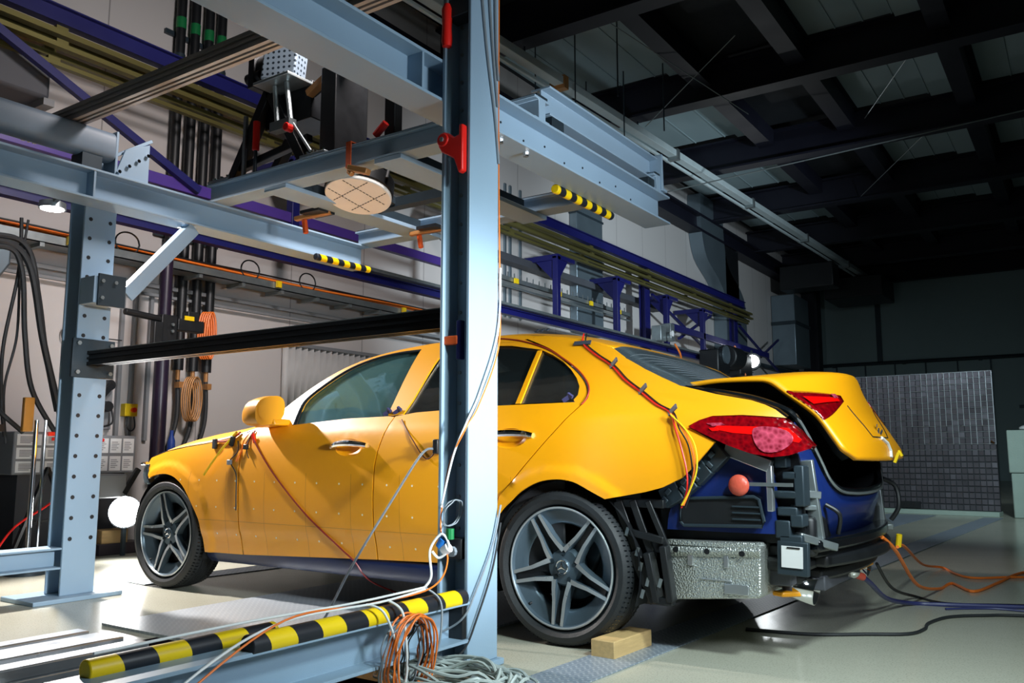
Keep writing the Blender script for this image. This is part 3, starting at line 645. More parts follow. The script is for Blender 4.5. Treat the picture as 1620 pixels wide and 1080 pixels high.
# ------------------------------------------------------------------ the yellow test car (x: nose is -x, y: near side is -y)
WB = 2.865; WR = .333
CAR = thing('car', 'yellow sedan test car on the hall floor, rear bumper removed and boot lid ajar', 'car', (-1.4, 0, 0))
PX = [-3.85, -3.7, -3.5, -3.2, -2.865, -2.2, -1.4, -.6, 0, .4, .7, .9, 1.05, 1.15]
PWD = [.62, .74, .83, .885, .905, .905, .905, .91, .915, .90, .87, .83, .77, .70]
ZSX = [-3.8, -3.4, -2.9, -2.2, -1.4, -.4, .4, 1.0]
ZSV = [.70, .80, .86, .915, .945, .97, .985, .985]
OZ = [-.80, -.66, -.56, -.53, -.42, -.32, -.22, -.12, -.04, .0, .04, .44, .54]
OO = [.075, .045, .026, .014, .004, .0, .001, .009, .024, .036, .062, .30, .40]
def Sy(x, z): return interp(x, PX, PWD)-interp(z-interp(x, ZSX, ZSV), OZ, OO)
def Sfl(x, z):
    o = 0
    for cx in (0, -WB):
        d = math.hypot(x-cx, z-.335)
        if d < .436: o = max(o, .012*min(1, (.436-d)/.012))
    return Sy(x, z)+o
def dense(poly, h=.03):
    out = []
    for a, b in zip(poly, poly[1:]+poly[:1]):
        n = max(1, int(math.hypot(b[0]-a[0], b[1]-a[1])/h))
        out += [(a[0]+(b[0]-a[0])*k/n, a[1]+(b[1]-a[1])*k/n) for k in range(n)]
    return out
def inside(p, poly):
    c = False; j = len(poly)-1
    for i in range(len(poly)):
        a, b = poly[i], poly[j]
        if (a[1] > p[1]) != (b[1] > p[1]) and p[0] < (b[0]-a[0])*(p[1]-a[1])/(b[1]-a[1])+a[0]: c = not c
        j = i
    return c
def panel2d(poly, h=.035, hole=None):
    B = dense(poly, h); n = len(B); HB = dense(hole, h*.6) if hole else []; k0 = len(B)+len(HB); V = [Vector((p[0], p[1])) for p in B+HB]
    xs = [p[0] for p in B]; zs = [p[1] for p in B]; BA = np.array(B+HB)
    x = min(xs)
    while x < max(xs):
        z = min(zs)+((int(round(x/h)) % 2)*h/2)
        while z < max(zs):
            if inside((x, z), B) and not (hole and inside((x, z), HB)) and np.min(np.hypot(BA[:, 0]-x, BA[:, 1]-z)) > h*.5: V.append(Vector((x, z)))
            z += h
        x += h
    r = delaunay_2d_cdt(V, [(n+i, n+(i+1) % len(HB)) for i in range(len(HB))], [list(range(n))], 1, 1e-6)
    W_ = [(v.x, v.y) for v in r[0]]; F_ = [tuple(f) for f in r[2]]
    if hole: F_ = [f for f in F_ if not inside((sum(W_[i][0] for i in f)/3, sum(W_[i][1] for i in f)/3), HB)]
    return W_, F_
def side_panel(name, poly, mats, side=-1, inset=0, parent=None, thick=.012, h=.035, f=None, ang=40, hole=None):
    V, F = panel2d(poly, h, hole); m = MB()
    S_ = f or Sy
    m.add([(x, side*(S_(x, z)-inset), z) for x, z in V], F if side < 0 else [q[::-1] for q in F])
    m2 = MB(); n = len(m.v)                                       # give it thickness towards the inside
    from collections import Counter
    inner = [(x, y-side*thick, z) for x, y, z in m.v]
    E_ = Counter()
    for q in F:
        for a, b in zip(q, q[1:]+q[:1]): E_[(a, b)] += 1
    rim = [(a, b) for (a, b) in E_ if (b, a) not in E_]
    m2.add(m.v+inner, list(m.f)+[tuple(i+n for i in q[::-1]) for q in m.f]+[(b, a, a+n, b+n) if side < 0 else (a, b, b+n, a+n) for a, b in rim])
    return obj(name, m2, mats, parent or CAR, ang=ang)
cup = lambda x0, x1, z: [((x0+x1)/2+.098*math.cos(a), z-.008+.046*math.sin(a)) for a in [2*PI*k/24 for k in range(24)]]
cr2 = lambda pts, n=5, closed=False: [(p.x, p.z) for p in spline([(a, 0, b) for a, b in pts], n, closed)]

M['sill_blue'] = mat('dark_blue_sill', srgb(16, 32, 72), .4, 0, .2, 8)
ZR = ([-2.06, -1.98, -1.9, -1.72, -1.56, -1.38, -1.19, -.97, -.54, -.28, -.01, .16, .25], [1.0, 1.065, 1.13, 1.252, 1.328, 1.378, 1.405, 1.42, 1.424, 1.403, 1.36, 1.312, 1.26])
zr = lambda x: interp(x, *ZR)
arcF = cr2([(-2.50, .24), (-2.505, .322), (-2.518, .412), (-2.552, .471), (-2.589, .519), (-2.635, .575), (-2.69, .63), (-2.75, .667), (-2.81, .69), (-2.88, .70), (-2.96, .696), (-3.02, .686), (-3.06, .668)], 3)
glassF = cr2([(-1.805, .984), (-1.815, 1.06), (-1.80, 1.135), (-1.686, 1.226), (-1.538, 1.312), (-1.369, 1.362), (-1.205, 1.384), (-1.052, 1.389)], 4)
for sd in (-1, 1):
    nm = sd
    fend = arcF+[(-3.092, .715), (-3.122, .757), (-3.095, .799), (-2.929, .838), (-2.726, .866), (-2.525, .886), (-2.341, .913), (-2.17, .952), (-2.10, .972), (-2.165, .945), (-2.186, .90), (-2.188, .80), (-2.168, .245)]
    side_panel('front_fender', fend, M['paint_grid'], sd, h=.022, f=Sfl)
    belt = [(-2.09, .975), (-1.80, .988), (-1.39, 1.015), (-1.08, 1.02)]
    dF = [(-2.16, .245), (-2.178, .80), (-2.176, .90), (-2.155, .945)]+belt+[(-1.04, 1.015), (-1.068, .93), (-1.095, .84), (-1.108, .765), (-1.114, .60), (-1.112, .288)]
    side_panel('front_door', dF, M['paint_grid'], sd, hole=cup(-1.435, -1.175, .866))
    dR = [(-1.104, .288), (-1.106, .60), (-1.10, .765), (-1.087, .84), (-1.06, .93), (-1.032, 1.018), (-.9, 1.035), (-.39, 1.054), (.05, 1.056), (.078, 1.044), (-.01, .945), (-.315, .632), (-.345, .55), (-.375, .45), (-.40, .38), (-.42, .31)]
    side_panel('rear_door', dR, M['paint_grid'], sd, hole=cup(-.40, -.14, .905))
    seam = cr2([(-.35, 1.398), (-.19, 1.335), (-.078, 1.272), (.019, 1.206), (.078, 1.15), (.103, 1.105), (.105, 1.07), (.086, 1.044)], 4)
    bl = [(.527, 1.113), (.441, 1.153), (.348, 1.198), (.247, 1.253), (.16, 1.312)]
    arcR = cr2([(-.337, .522), (-.29, .575), (-.247, .610), (-.188, .657), (-.095, .70), (0, .714), (.086, .704), (.17, .666), (.236, .635)], 4)
    qp = seam+[(-.003, .945), (-.307, .632)]+arcR+[(.413, .668), (.489, .688), (.57, .727), (.636, .79), (.707, .873), (.602, .93), (.595, .938), (.64, .962), (.69, .978), (.81, .98), (.909, .972), (.972, .966), (.93, 1.0), (.89, 1.02), (.834, 1.04), (.69, 1.07), (.551, 1.107)]+bl+[(-.01, 1.36), (-.28, 1.403)]
    side_panel('rear_quarter_panel', qp, M['paint'], sd, h=.02, f=Sfl)
    top = [(x, zr(x)) for x in np.linspace(-2.04, -.30, 36)]
    A = top+[(-.36, 1.394), (-.42, 1.385)]+[(-.62, 1.392), (-.85, 1.392), (-.865, 1.386), (-.90, 1.30), (-.955, 1.10), (-.985, 1.026), (-1.085, 1.022), (-1.092, 1.04), (-1.075, 1.20), (-1.052, 1.389)]+glassF[::-1][1:]+[(-1.83, .98), (-2.05, .968)]
    side_panel('roof_side_frame', A, M['paint'], sd, h=.03)
    # upper frame of the rear door round the side glass, with the glass divider
    fr = [(-.42, 1.383)]+[(x-.012, z-.004) for x, z in seam]+[(.05, 1.058), (-.22, 1.056)]+[(.035, 1.068), (.05, 1.085), (.046, 1.13), (.02, 1.17), (-.023, 1.214), (-.08, 1.257), (-.15, 1.295), (-.232, 1.329), (-.43, 1.372)]
    side_panel('rear_door_frame', [(-.62, 1.390), (-.42, 1.384)]+[(x-.012, z-.004) for x, z in seam]+[(.04, 1.06), (.035, 1.068), (.05, 1.09), (.046, 1.13), (.02, 1.17), (-.023, 1.214), (-.08, 1.257), (-.15, 1.295), (-.232, 1.329), (-.43, 1.366), (-.62, 1.378)], M['paint'], sd, h=.03)
    side_panel('window_divider', [(-.252, 1.325), (-.228, 1.327), (-.258, 1.06), (-.285, 1.06)], M['paint'], sd, h=.03)
    side_panel('side_window', [(-1.805, .984)]+glassF[1:]+[(-1.105, 1.02), (-1.39, 1.014)], M['glass'], sd, .030, thick=.004, h=.06)
    side_panel('side_window', [(-.98, 1.03), (-.93, 1.18), (-.86, 1.385), (-.62, 1.385), (-.43, 1.37), (-.25, 1.33), (-.28, 1.06), (-.6, 1.05)], M['glass_dark'], sd, .014, thick=.004, h=.06)
    side_panel('quarter_window', [(-.25, 1.33), (-.15, 1.30), (-.08, 1.262), (-.02, 1.218), (.025, 1.174), (.052, 1.13), (.056, 1.075), (.03, 1.06), (-.28, 1.06)], M['glass_dark'], sd, .014, thick=.004, h=.05)
    # window seals
    def seal(pts, r=.006):
        m = MB(); m.tube([(x, sd*(Sy(x, z)-.004), z) for x, z in pts], r, 6); obj('window_seal', m, M['black'], CAR)
    seal(glassF); side_panel('pillar_trim', A, M['seat'], sd, .02, thick=.004, h=.06)
    # blue sill and black floor edge
    m = MB(); rows = []
    for x in np.linspace(-2.5, -.45, 24):
        yb = .9*0+Sy(x, .3); rows.append([(x, sd*(yb-.012), .29), (x, sd*(yb-.008), .262), (x, sd*(yb-.02), .215), (x, sd*(yb-.05), .185), (x, sd*(yb-.2), .18)])
    m.grid(rows, flip=sd > 0); obj('sill', m, M['sill_blue'], CAR, solid=.006 if sd < 0 else -.006)
    # wheel arch liners
    for cx in (0, -WB):
        m = MB(); rows = []
        for a in np.linspace(-.12*PI, 1.12*PI, 22):
            rows.append([(cx+.372*math.cos(a), sd*.875, .335+.372*math.sin(a)), (cx+.372*math.cos(a), sd*.55, .335+.372*math.sin(a))])
        m.grid(rows); obj('wheel_arch_liner', m, M['black'], CAR)
# near-side handles: recess cups and chrome grips
def handle(x0, x1, z, sd):
    xm = (x0+x1)/2; m = MB(); rows = []
    for i in range(9):
        r = 1-i/8; 
        rows.append([(xm+.099*r*math.cos(a), sd*(Sy(xm+.099*r*math.cos(a), z-.008+.047*r*math.sin(a))-.002-.032*(1-r*r)), z-.008+.047*r*math.sin(a)) for a in np.linspace(0, 2*PI, 25)])
    m.grid(rows); obj('handle_cup', m, M['handle_cup_paint'], CAR)
    m = MB(); pts = spline([(x0, 0, z-.006), (x0+.05, .02, z+.008), (xm, .03, z+.014), (x1-.05, .024, z+.012), (x1, .004, z+.004)], 6)
    m.tube([(p.x, sd*(Sy(p.x, p.z)+p.y), p.z) for p in pts], [.012+.006*math.sin(PI*i/(len(pts)-1)) for i in range(len(pts))], 10)
    obj('door_handle', m, M['chrome'], CAR)
M['handle_cup_paint'] = M['paint']  # cups wear the same film as the body
for sd in (-1, 1): handle(-1.435, -1.175, .866, sd); handle(-.40, -.14, .905, sd)

# bonnet
gx = [-3.10, -2.929, -2.726, -2.525, -2.341, -2.17, -2.06]; gz = [.80, .842, .870, .890, .917, .957, .985]
rows = []
for i, x in enumerate(np.linspace(-3.10, -2.06, 26)):
    z0 = interp(x, gx, gz); yg = Sy(x, z0-.004)-.006; r = []
    for k in range(25):
        v = -1+2*k/24; bow = (1-v*v); fx = (x+3.10)/1.04
        r.append((x-bow*(.38*(1-fx)+.10*fx*0)-bow*.0, v*yg, z0+.135*(1-abs(v)**3)*(.75+.25*fx)-.10*bow*(1-fx)**5))
    rows.append(r)
obj('bonnet', MB().grid(rows), M['paint'], CAR, solid=.012)
for sd in (-1, 1): obj('bonnet_gap', MB().tube([(x, sd*(Sy(x, interp(x, gx, gz))-.004), interp(x, gx, gz)-.001) for x in np.linspace(-3.08, -2.12, 24)], .0035, 6), M['black'], CAR)
m = MB(); m.box((-3.35, -2.5), (-.62, .62), (.3, .66)); obj('engine_bay', m, M['black'], CAR)
for sd in (-1, 1):
    m = MB(); rows = []
    for i in range(9):
        t_ = i/8; rows.append([(-3.095-.15*t_-.02*math.sin(PI*k/8), sd*(.885-.01*t_-.12*t_**3), .63+.02*t_+(.13-.04*t_)*k/8) for k in range(9)])
    m.grid(rows); obj('headlamp', m, M['duct'], CAR, solid=.05)
    obj('headlamp_rim', MB().tube([(-3.115, sd*.888, .765), (-3.18, sd*.88, .762), (-3.25, sd*.80, .755)], .010, 8), M['chrome'], CAR)
# windscreen, roof, rear window
def across(x, z0, crown, y0, n=20, e=2.6, dx=0, dz=0):
    return [(x-dx*(1-(v*v)), v*y0, z0+crown*(1-abs(v)**e)) for v in np.linspace(-1, 1, n+1)]
rows = []
for x in np.linspace(-2.04, -1.50, 14):
    f = (x+2.04)/.54; z0 = zr(x)-.004; rows.append(across(x, z0, .05-.01*f, Sy(x, z0)-.006, dx=.28-.02*f))
obj('windscreen', MB().grid(rows), M['glass'], CAR)
rows = []
for x in np.linspace(-1.50, .17, 40):
    f = (x+1.5)/1.67; z0 = zr(x)+.0005; rows.append(across(x, z0, .045+.012*math.sin(PI*min(1, f)), Sy(x, z0), e=2.8, dx=.26*(1-f)**3-.05*0+.10*f**4))
obj('roof', MB().grid(rows), M['paint'], CAR, solid=.01)
rows = []
for t_ in np.linspace(0, 1, 14):
    x = .165+.375*t_; z0 = interp(x, [.16, .247, .348, .441, .527, .56], [1.311, 1.253, 1.198, 1.153, 1.113, 1.10]); rows.append(across(x, z0, .055*(1-t_)+.035*t_, Sy(x, z0)-.004, dx=.10*(1-t_)-.0*t_))
obj('rear_window', MB().grid(rows), M['rear_glass'], CAR)
m = MB(); m.grid([[(x, y, z+.0) for x, y, z in r] for r in [across(.54+.02*k, 1.102-.004*k, .035, .765-.005*k) for k in range(3)]]); obj('rear_deck_edge', m, M['black'], CAR)
# defroster lines on the rear window
m = MB()
for k in range(2, 12):
    t_ = k/13; x = .165+.375*t_; z0 = interp(x, [.16, .247, .348, .441, .527, .56], [1.311, 1.253, 1.198, 1.153, 1.113, 1.10])
    m.tube([(a, b, c+.002) for a, b, c in across(x, z0, .055*(1-t_)+.035*t_, Sy(x, z0)*.88, dx=.10*(1-t_), n=12)], .0013, 4)
obj('heating_wires', m, M['grey_cable'], CAR)

# boot lid, raised
ET = [0, .18, .36, .46, .56, .68, .80, .92, 1.0]
LX = [.47, .66, .81, .855, .93, 1.055, 1.11, 1.145, 1.172]; LZ = [1.137, 1.150, 1.146, 1.136, 1.082, .985, .905, .849, .805]     # near edge
CX = [.50, .72, .93, 1.05, 1.075, 1.10, 1.155, 1.182, 1.19]; CZ = [1.160, 1.185, 1.202, 1.190, 1.115, 1.03, .93, .86, .795]     # centre
HW = [.60, .61, .61, .61, .615, .62, .618, .612, .50]
rows = []
for t_ in np.linspace(0, 1, 44):
    r = []; hw = interp(t_, ET, HW)
    for v in np.linspace(-1, 1, 41):
        k = 1-abs(v)**2.0
        x = interp(t_, ET, LX)*(1-k)+interp(t_, ET, CX)*k; z = interp(t_, ET, LZ)*(1-k)+interp(t_, ET, CZ)*k
        r.append((x, v*hw, z))
    rows.append(r)
LID = obj('boot_lid', MB().grid(rows), M['paint'], CAR, solid=.02, ang=60)
def lidp(t_, v, off=0):
    k = 1-abs(v)**2.0; hw = interp(t_, ET, HW)
    p = Vector((interp(t_, ET, LX)*(1-k)+interp(t_, ET, CX)*k, v*hw, interp(t_, ET, LZ)*(1-k)+interp(t_, ET, CZ)*k))
    return p
def lid_n(t_, v):
    a = lidp(min(t_+.01, 1), v)-lidp(max(t_-.01, 0), v); b = lidp(t_, v+.01)-lidp(t_, v-.01); n = b.cross(a).normalized()
    return n if n.x+n.z > 0 else -n
def lidpatch(tv, off, nu=10, nv=14):
    """tv: function (u, w) -> (t, v) with u, w in 0..1"""
    rows = []
    for i in range(nu+1):
        rows.append([lidp(*tv(i/nu, k/nv))+lid_n(*tv(i/nu, k/nv))*off for k in range(nv+1)])
    return MB().grid(rows)
for sd in (-1, 1):
    def f(u, w_): 
        v0 = sd*(1.0-.55*w_); lo = .56+.045*w_; hi = .715-.075*w_**1.5
        return lo+(hi-lo)*u, v0
    L = obj('lid_lamp', lidpatch(f, .004), M['lens_dark'], LID, solid=.008)
    obj('light_strip', lidpatch(lambda u, w_: (.605+.02*w_+.02*u+.018*(1-w_)*u, sd*(.97-.40*w_)), .013, 3, 10), M['lens_red'], LID)
    obj('reversing_lens', lidpatch(lambda u, w_: (.602+.025*u, sd*(.63-.07*w_)), .014, 3, 4), M['lens_clear'], LID)
# crease of the number plate recess and tape marks on the lid
m = MB(); pl = [(.665, -.42), (.85, -.27), (.855, 0), (.85, .27), (.665, .42)]
for a, b in zip(pl[:-1], pl[1:]):
    pts = [lidp(a[0]+(b[0]-a[0])*k/8, a[1]+(b[1]-a[1])*k/8) for k in range(9)]; pts = [p+lid_n(a[0]+(b[0]-a[0])*k/8, a[1]+(b[1]-a[1])*k/8)*.001 for k, p in enumerate(pts)]
    m.tube(pts, .0028, 5)
obj('plate_recess_edge', m, M['black'], LID)
m = MB(); p = lidp(.80, -.02); n = lid_n(.80, -.02)
m.obox(p+n*.003+Vector((0, -.01, .02)), (.004, .045, .014), (0, .1, .2)); m.obox(p+n*.004+Vector((0, .01, -.02)), (.004, .014, .06), (0, .1, 0)); m.obox(p+n*.004+Vector((.005, .05, -.01)), (.004, .04, .012), (.5, .1, 0))
obj('tape_mark', m, M['tape'], LID)
m = MB(); m.tube([lidp(.86, -.03)+n*.004, lidp(.90, .10)+n*.004, lidp(.95, .16)+n*.004, lidp(.985, .15)+n*.004], .008, 6); obj('white_wire', m, M['white_cable'], LID)
# inner structure of the lid and the dark boot
m = MB(); rows = []
for t_ in np.linspace(.04, .97, 18): rows.append([lidp(t_, v)-lid_n(t_, v)*.07 for v in np.linspace(-.86, .86, 15)])
m.grid(rows); obj('lid_liner', m, M['black'], LID)
for sd in (-1, 1):
    m = MB(); rows = [[lidp(t_, sd*.99)-lid_n(t_, sd*.99)*.022, lidp(t_, sd*.86)-lid_n(t_, sd*.86)*.075] for t_ in np.linspace(.02, .98, 24)]
    m.grid(rows); obj('lid_liner_edge', m, M['black'], LID)
    m = MB(); rows = [[lidp(t_, sd*(.985))-lid_n(t_, sd*.95)*.024, lidp(t_, sd*.88)-lid_n(t_, sd*.88)*.05] for t_ in np.linspace(.575, .74, 8)]
    m.grid(rows); obj('lamp_back_cover', m, M['cabinet'], LID)
# ---- tail lamps on the quarter panels
tl = [(.602, .935), (.64, .958), (.69, .9745), (.81, .976), (.909, .968), (.969, .9625), (1.014, .92), (1.066, .857), (1.059, .846), (.985, .819), (.925, .812), (.846, .827), (.765, .857), (.712, .882)]
TLS = lambda x, z: Sy(x, z)+.012
for sd in (-1, 1):
    T = side_panel('tail_lamp', tl, M['lens_dark'], sd, parent=CAR, thick=.06, h=.025, f=TLS)
    side_panel('light_strip', [(.70, .925), (.72, .938), (.86, .932), (.985, .925), (1.03, .88), (1.02, .868), (.90, .897), (.78, .908)], M['lens_red'], sd, -.003, parent=T, thick=.004, h=.025, f=TLS)
    side_panel('reversing_lens', cr2([(.86, .925), (.93, .93), (.985, .91), (1.0, .875), (.96, .838), (.90, .832), (.865, .87)], 4, True), M['lens_clear'], sd, -.006, parent=T, thick=.004, h=.02, f=TLS)
    side_panel('side_reflector', [(.675, .948), (.735, .95), (.75, .94), (.70, .936)], M['lens_clear'], sd, -.004, parent=T, thick=.003, h=.02, f=TLS)
    side_panel('side_reflector', [(.685, .928), (.72, .929), (.725, .917), (.70, .916)], M['lens_red'], sd, -.004, parent=T, thick=.003, h=.02, f=TLS)
# ---- underbody, cabin, boot
m = MB(); m.box((-2.45, .45), (-.76, .76), (.19, .27)); m.box((-3.2, -2.45), (-.52, .52), (.2, .32)); m.box((.45, 1.0), (-.45, .45), (.3, .4)); m.box((-.42, .42), (-.50, .50), (.25, .5))
obj('underbody', m, M['black'], CAR, bevel=.02)
m = MB(); m.box((-2.0, -.1), (-.80, .80), (.28, .34)); m.box((-2.35, -2.0), (-.74, .74), (.34, .92)); m.box((-.05, .4), (-.70, .70), (.40, .98))
m.box((-1.98, .0), (-.855, -.84), (.30, .88)); m.box((-1.98, .0), (.84, .855), (.30, .88))
obj('cabin_trim', m, M['seat'], CAR, bevel=.02)
rows = [across(x, zr(x)-.03, .04, Sy(x, zr(x)-.03)-.03, dx=.2*(1-(x+1.4)/1.5)**3) for x in np.linspace(-1.4, .10, 16)]
obj('headliner', MB().grid(rows), M['seat'], CAR)
obj('parcel_shelf', MB().box((.05, .56), (-.69, .69), (1.0, 1.03)), M['seat'], CAR)
def seat(x, y, w_=.50):
    m = MB()
    m.obox((x-.18, y, .53), (.54, w_, .16), (0, -.08, 0)); m.obox((x+.16, y, .85), (.14, w_*.94, .62), (0, .22, 0))
    o = obj('seat', m, M['seat'], CAR, bevel=.05, seg=3)
    m = MB(); m.obox((x+.27, y, 1.20), (.10, .26, .17), (0, .15, 0)); obj('headrest', m, M['seat'], o, bevel=.035, seg=3)
for y in (-.38, .38): seat(-1.15, y)
m = MB(); m.obox((-.42, 0, .55), (.5, 1.25, .18), (0, -.1, 0)); m.obox((-.10, 0, .84), (.14, 1.25, .56), (0, .35, 0)); o = obj('rear_bench', m, M['seat'], CAR, bevel=.05, seg=3)
for y in (-.4, .4):
    m = MB(); m.obox((.02, y, 1.13), (.10, .26, .15), (0, .2, 0)); obj('headrest', m, M['seat'], o, bevel=.035, seg=3)
m = MB(); c = Vector((-1.72, -.38, .93)); ax = Euler((0, -.45, 0)).to_matrix(); m.tube([c+ax@Vector((0, .185*math.cos(a), .185*math.sin(a))) for a in [2*PI*k/32 for k in range(32)]], .017, 8, True)
m.bar(c+ax@Vector((0, -.17, 0)), c+ax@Vector((0, .17, 0)), .03, .05); m.cyl(c+Vector((-.25, 0, -.08)), c, .03, 10); obj('steering_wheel', m, M['black'], CAR)
m = MB(); m.obox((-1.47, -.0, 1.31), (.05, .24, .07), (0, 0, .1)); m.cyl((-1.5, 0, 1.33), (-1.56, 0, 1.38), .012, 8); obj('rear_view_mirror', m, M['black'], CAR, bevel=.012)
rows = [across(x, z, .04, .74) for x, z in ((-2.05, .965), (-1.9, .985), (-1.78, .96), (-1.72, .85), (-1.75, .7))]; obj('dashboard', MB().grid(rows), M['black'], CAR)
# door mirrors
for sd in (-1, 1):
    m = MB(); rows = []
    # housing built from elliptical sections front to back
    for f, (hy, hz, dz) in ((0, (.02, .02, -.015)), (.12, (.075, .058, -.006)), (.35, (.10, .076, .0)), (.7, (.108, .083, .004)), (1, (.105, .080, .006))):
        r = []
        for k in range(20):
            a = 2*PI*k/20; cy = abs(math.cos(a))**.75*math.copysign(1, math.cos(a)); sy = abs(math.sin(a))**.75*math.copysign(1, math.sin(a))
            r.append((-2.03+f*.17-.03*sy*0, sd*(.955+hy*cy), 1.062+dz+hz*sy-.018*cy))
        rows.append(r+[r[0]])
    m.grid(rows); m.add([p for p in rows[-1][:-1]], [tuple(range(20))]); m.add([p for p in rows[0][:-1]], [tuple(range(20))])
    o = obj('door_mirror', m, M['paint'], CAR, ang=55, bevel=.006)
    m = MB(); m.plate([(-2.02, .975), (-1.84, .985), (-1.85, 1.02), (-1.97, 1.03)], 'y', min(sd*.80, sd*.94), max(sd*.80, sd*.94)); obj('mirror_foot', m, M['paint'], o, bevel=.01)
    m = MB(); m.add([(-1.856, sd*(.955+.09*math.cos(a)), 1.066+.066*math.sin(a)) for a in [2*PI*k/20 for k in range(20)]], [tuple(range(20))]); obj('mirror_cover', m, M['paint'], o)
# ---- wheels
SP = [(.245, .045), (.258, .03), (.262, .012), (.258, 0)]
def wheel(cx, sd, base):
    t = thing('wheel', None, None, (0, 0, 0)); t.parent = CAR; t.location = Vector((cx, sd*.80, WR))-CAR.location
    def place(mb):
        m2 = MB(); m2.add([(cx+x, sd*(.80+y), WR+z) for x, y, z in mb.v], mb.f); m2.m = mb.m; return m2
    w_ = .113
    prof = [(.262, .075), (.272, .098), (.292, .113), (.312, .110), (.324, .098), (.331, .08), (.333, .055)]
    tread = []
    for y in np.linspace(.05, -.05, 9): tread += [(.333, y+.006), (.333, y-.002), (.326, y-.003), (.326, y-.0055)] if abs(y) < .045 else [(.333, y)]
    prof = prof+tread+[(.331, -.08), (.324, -.098), (.31, -.11), (.285, -.112), (.262, -.09)]
    m = MB(); m.lathe(prof, (0, 0, 0), 'y', 96); tyre = obj('tyre', place(m), M['rubber'], t, ang=28)
    m = MB()
    for k in range(96):
        a = 2*PI*k/96
        for y0, y1, da in ((.052, .096, .02), (-.096, -.052, -.02)):
            r0 = .3335 if True else 0; n = Vector((math.cos(a), 0, math.sin(a))); q = Vector((math.cos(a+da), 0, math.sin(a+da)))
            ya, yb = (y0, y1) if y0 > 0 else (y1, y0); m.bar(n*.3325+Vector((0, ya, 0)), q*.327+Vector((0, yb, 0)), .005, .003, n)
    obj('tread_sipes', place(m), M['black_gloss'], tyre, kind='stuff')
    m = MB(); m.lathe([(.262, .082), (.259, .098), (.254, .10), (.250, .094), (.246, .082), (.212, .066), (.196, .060), (.187, .052), (.183, .03), (.187, .02), (.22, .02), (.262, .03)], (0, 0, 0), 'y', 72)
    bb = MB(); bb.lathe([(.186, .02), (.185, -.02), (.225, -.09), (.262, -.09)], (0, 0, 0), 'y', 60); bb.lathe([(.0, -.06), (.2, -.06)], (0, 0, 0), 'y', 40)
    rim = obj('rim', place(m), M['rim_grey'], t, ang=40); obj('rim_barrel', place(bb), M['black'], rim, kind='stuff')  # barrel in black: shade of the wheel's depth put into the colour
    m = MB(); m.lathe([(.2615, .0995), (.2575, .1025), (.253, .1015), (.252, .099)], (0, 0, 0), 'y', 72); obj('rim_edge', place(m), M['rim_cut'], rim)
    # five double spokes: two slim bars each, meeting the neighbour's bar at the hub
    for k in range(5):
        a = math.radians(base+72*k); m = MB(); e = MB()
        for s in (-1, 1):
            tip = a+s*.086; root = a+s*.60
            P0 = Vector((.072*math.cos(root), .074, .072*math.sin(root))); P1 = Vector((.15*math.cos(a+s*.175), .088, .15*math.sin(a+s*.175))); P2 = Vector((.249*math.cos(tip), .092, .249*math.sin(tip)))
            P = [P0, P0.lerp(P1, .5)+Vector((0, .004, 0)), P1, P1.lerp(P2, .5), P2]
            for i in range(4):
                wd = (.022, .018, .0165, .0155, .015)
                d = (P[i+1]-P[i]).normalized(); n = Vector((-d.z, 0, d.x)).normalized()
                A0, A1, B0, B1 = P[i]-n*wd[i]/2, P[i]+n*wd[i]/2, P[i+1]-n*wd[i+1]/2, P[i+1]+n*wd[i+1]/2; dn = Vector((0, -.04, 0)); sl = n*.002
                m.add([A0, A1, B1, B0, A0+dn-sl, A1+dn+sl, B1+dn+sl, B0+dn-sl], [(0, 1, 2, 3), (0, 4, 5, 1), (3, 2, 6, 7), (1, 5, 6, 2), (0, 3, 7, 4), (4, 7, 6, 5)])
                up = Vector((0, .0012, 0)); e.add([A0+up, A1+up, B1+up, B0+up], [(0, 1, 2, 3)])
        # web between the two bars, set back
        w0 = [Vector((r_*math.cos(a+q), y_, r_*math.sin(a+q))) for r_, q, y_ in ((.07, -.3, .03), (.07, .3, .03), (.165, .14, .068), (.236, .072, .087), (.236, -.072, .087), (.165, -.14, .068))]
        sl_ = MB(); sl_.add(w0, [(0, 1, 2, 5), (5, 2, 3, 4)]); obj('spoke_slot', place(sl_), M['black'], rim)
        o = obj('spoke', place(m), M['rim_grey'], rim, ang=30); 
        m2 = place(e); obj('machined_face', m2, M['rim_cut'], rim)
    m = MB(); m.lathe([(0, .082), (.030, .082), (.034, .078), (.036, .070), (.075, .066), (.085, .05), (.085, .0)], (0, 0, 0), 'y', 40)
    hub = obj('hub', place(m), M['rim_grey'], t, ang=30)
    m = MB(); m.lathe([(.026, .0825), (.029, .0845), (.031, .0825)], (0, 0, 0), 'y', 32)
    for k in range(3):
        a = PI/2+k*2*PI/3; c_ = lambda r_, q: (r_*math.cos(q), .0838, r_*math.sin(q)); m.add([c_(.028, a), c_(.0055, a+PI/3), (0, .086, 0), c_(.0055, a-PI/3)], [(0, 1, 2), (0, 2, 3)])
    obj('hub_emblem', place(m), M['chrome'], hub)
    m = MB()
    for k in range(5): a = math.radians(base+36+72*k); m = MB(); m.cyl((.056*math.cos(a), .06, .056*math.sin(a)), (.056*math.cos(a), .072, .056*math.sin(a)), .0085, 6); obj('wheel_bolt', place(m), M['steel_dark'], hub)
    m = MB(); m.lathe([(.05, -.03), (.15, -.03), (.15, -.05), (.05, -.05)], (0, 0, 0), 'y', 48, True); obj('brake_disc', place(m), M['steel_dark'], t)
    m = MB(); m.obox((.10, -.04, .06), (.09, .07, .16), (0, .5, 0)); obj('brake_caliper', place(m), M['steel_dark'], t, bevel=.012)
    m = MB(); m.cyl((-.16, .064, -.165), (-.168, .085, -.17), .006, 8); obj('valve', place(m), M['black'], t)
    return t
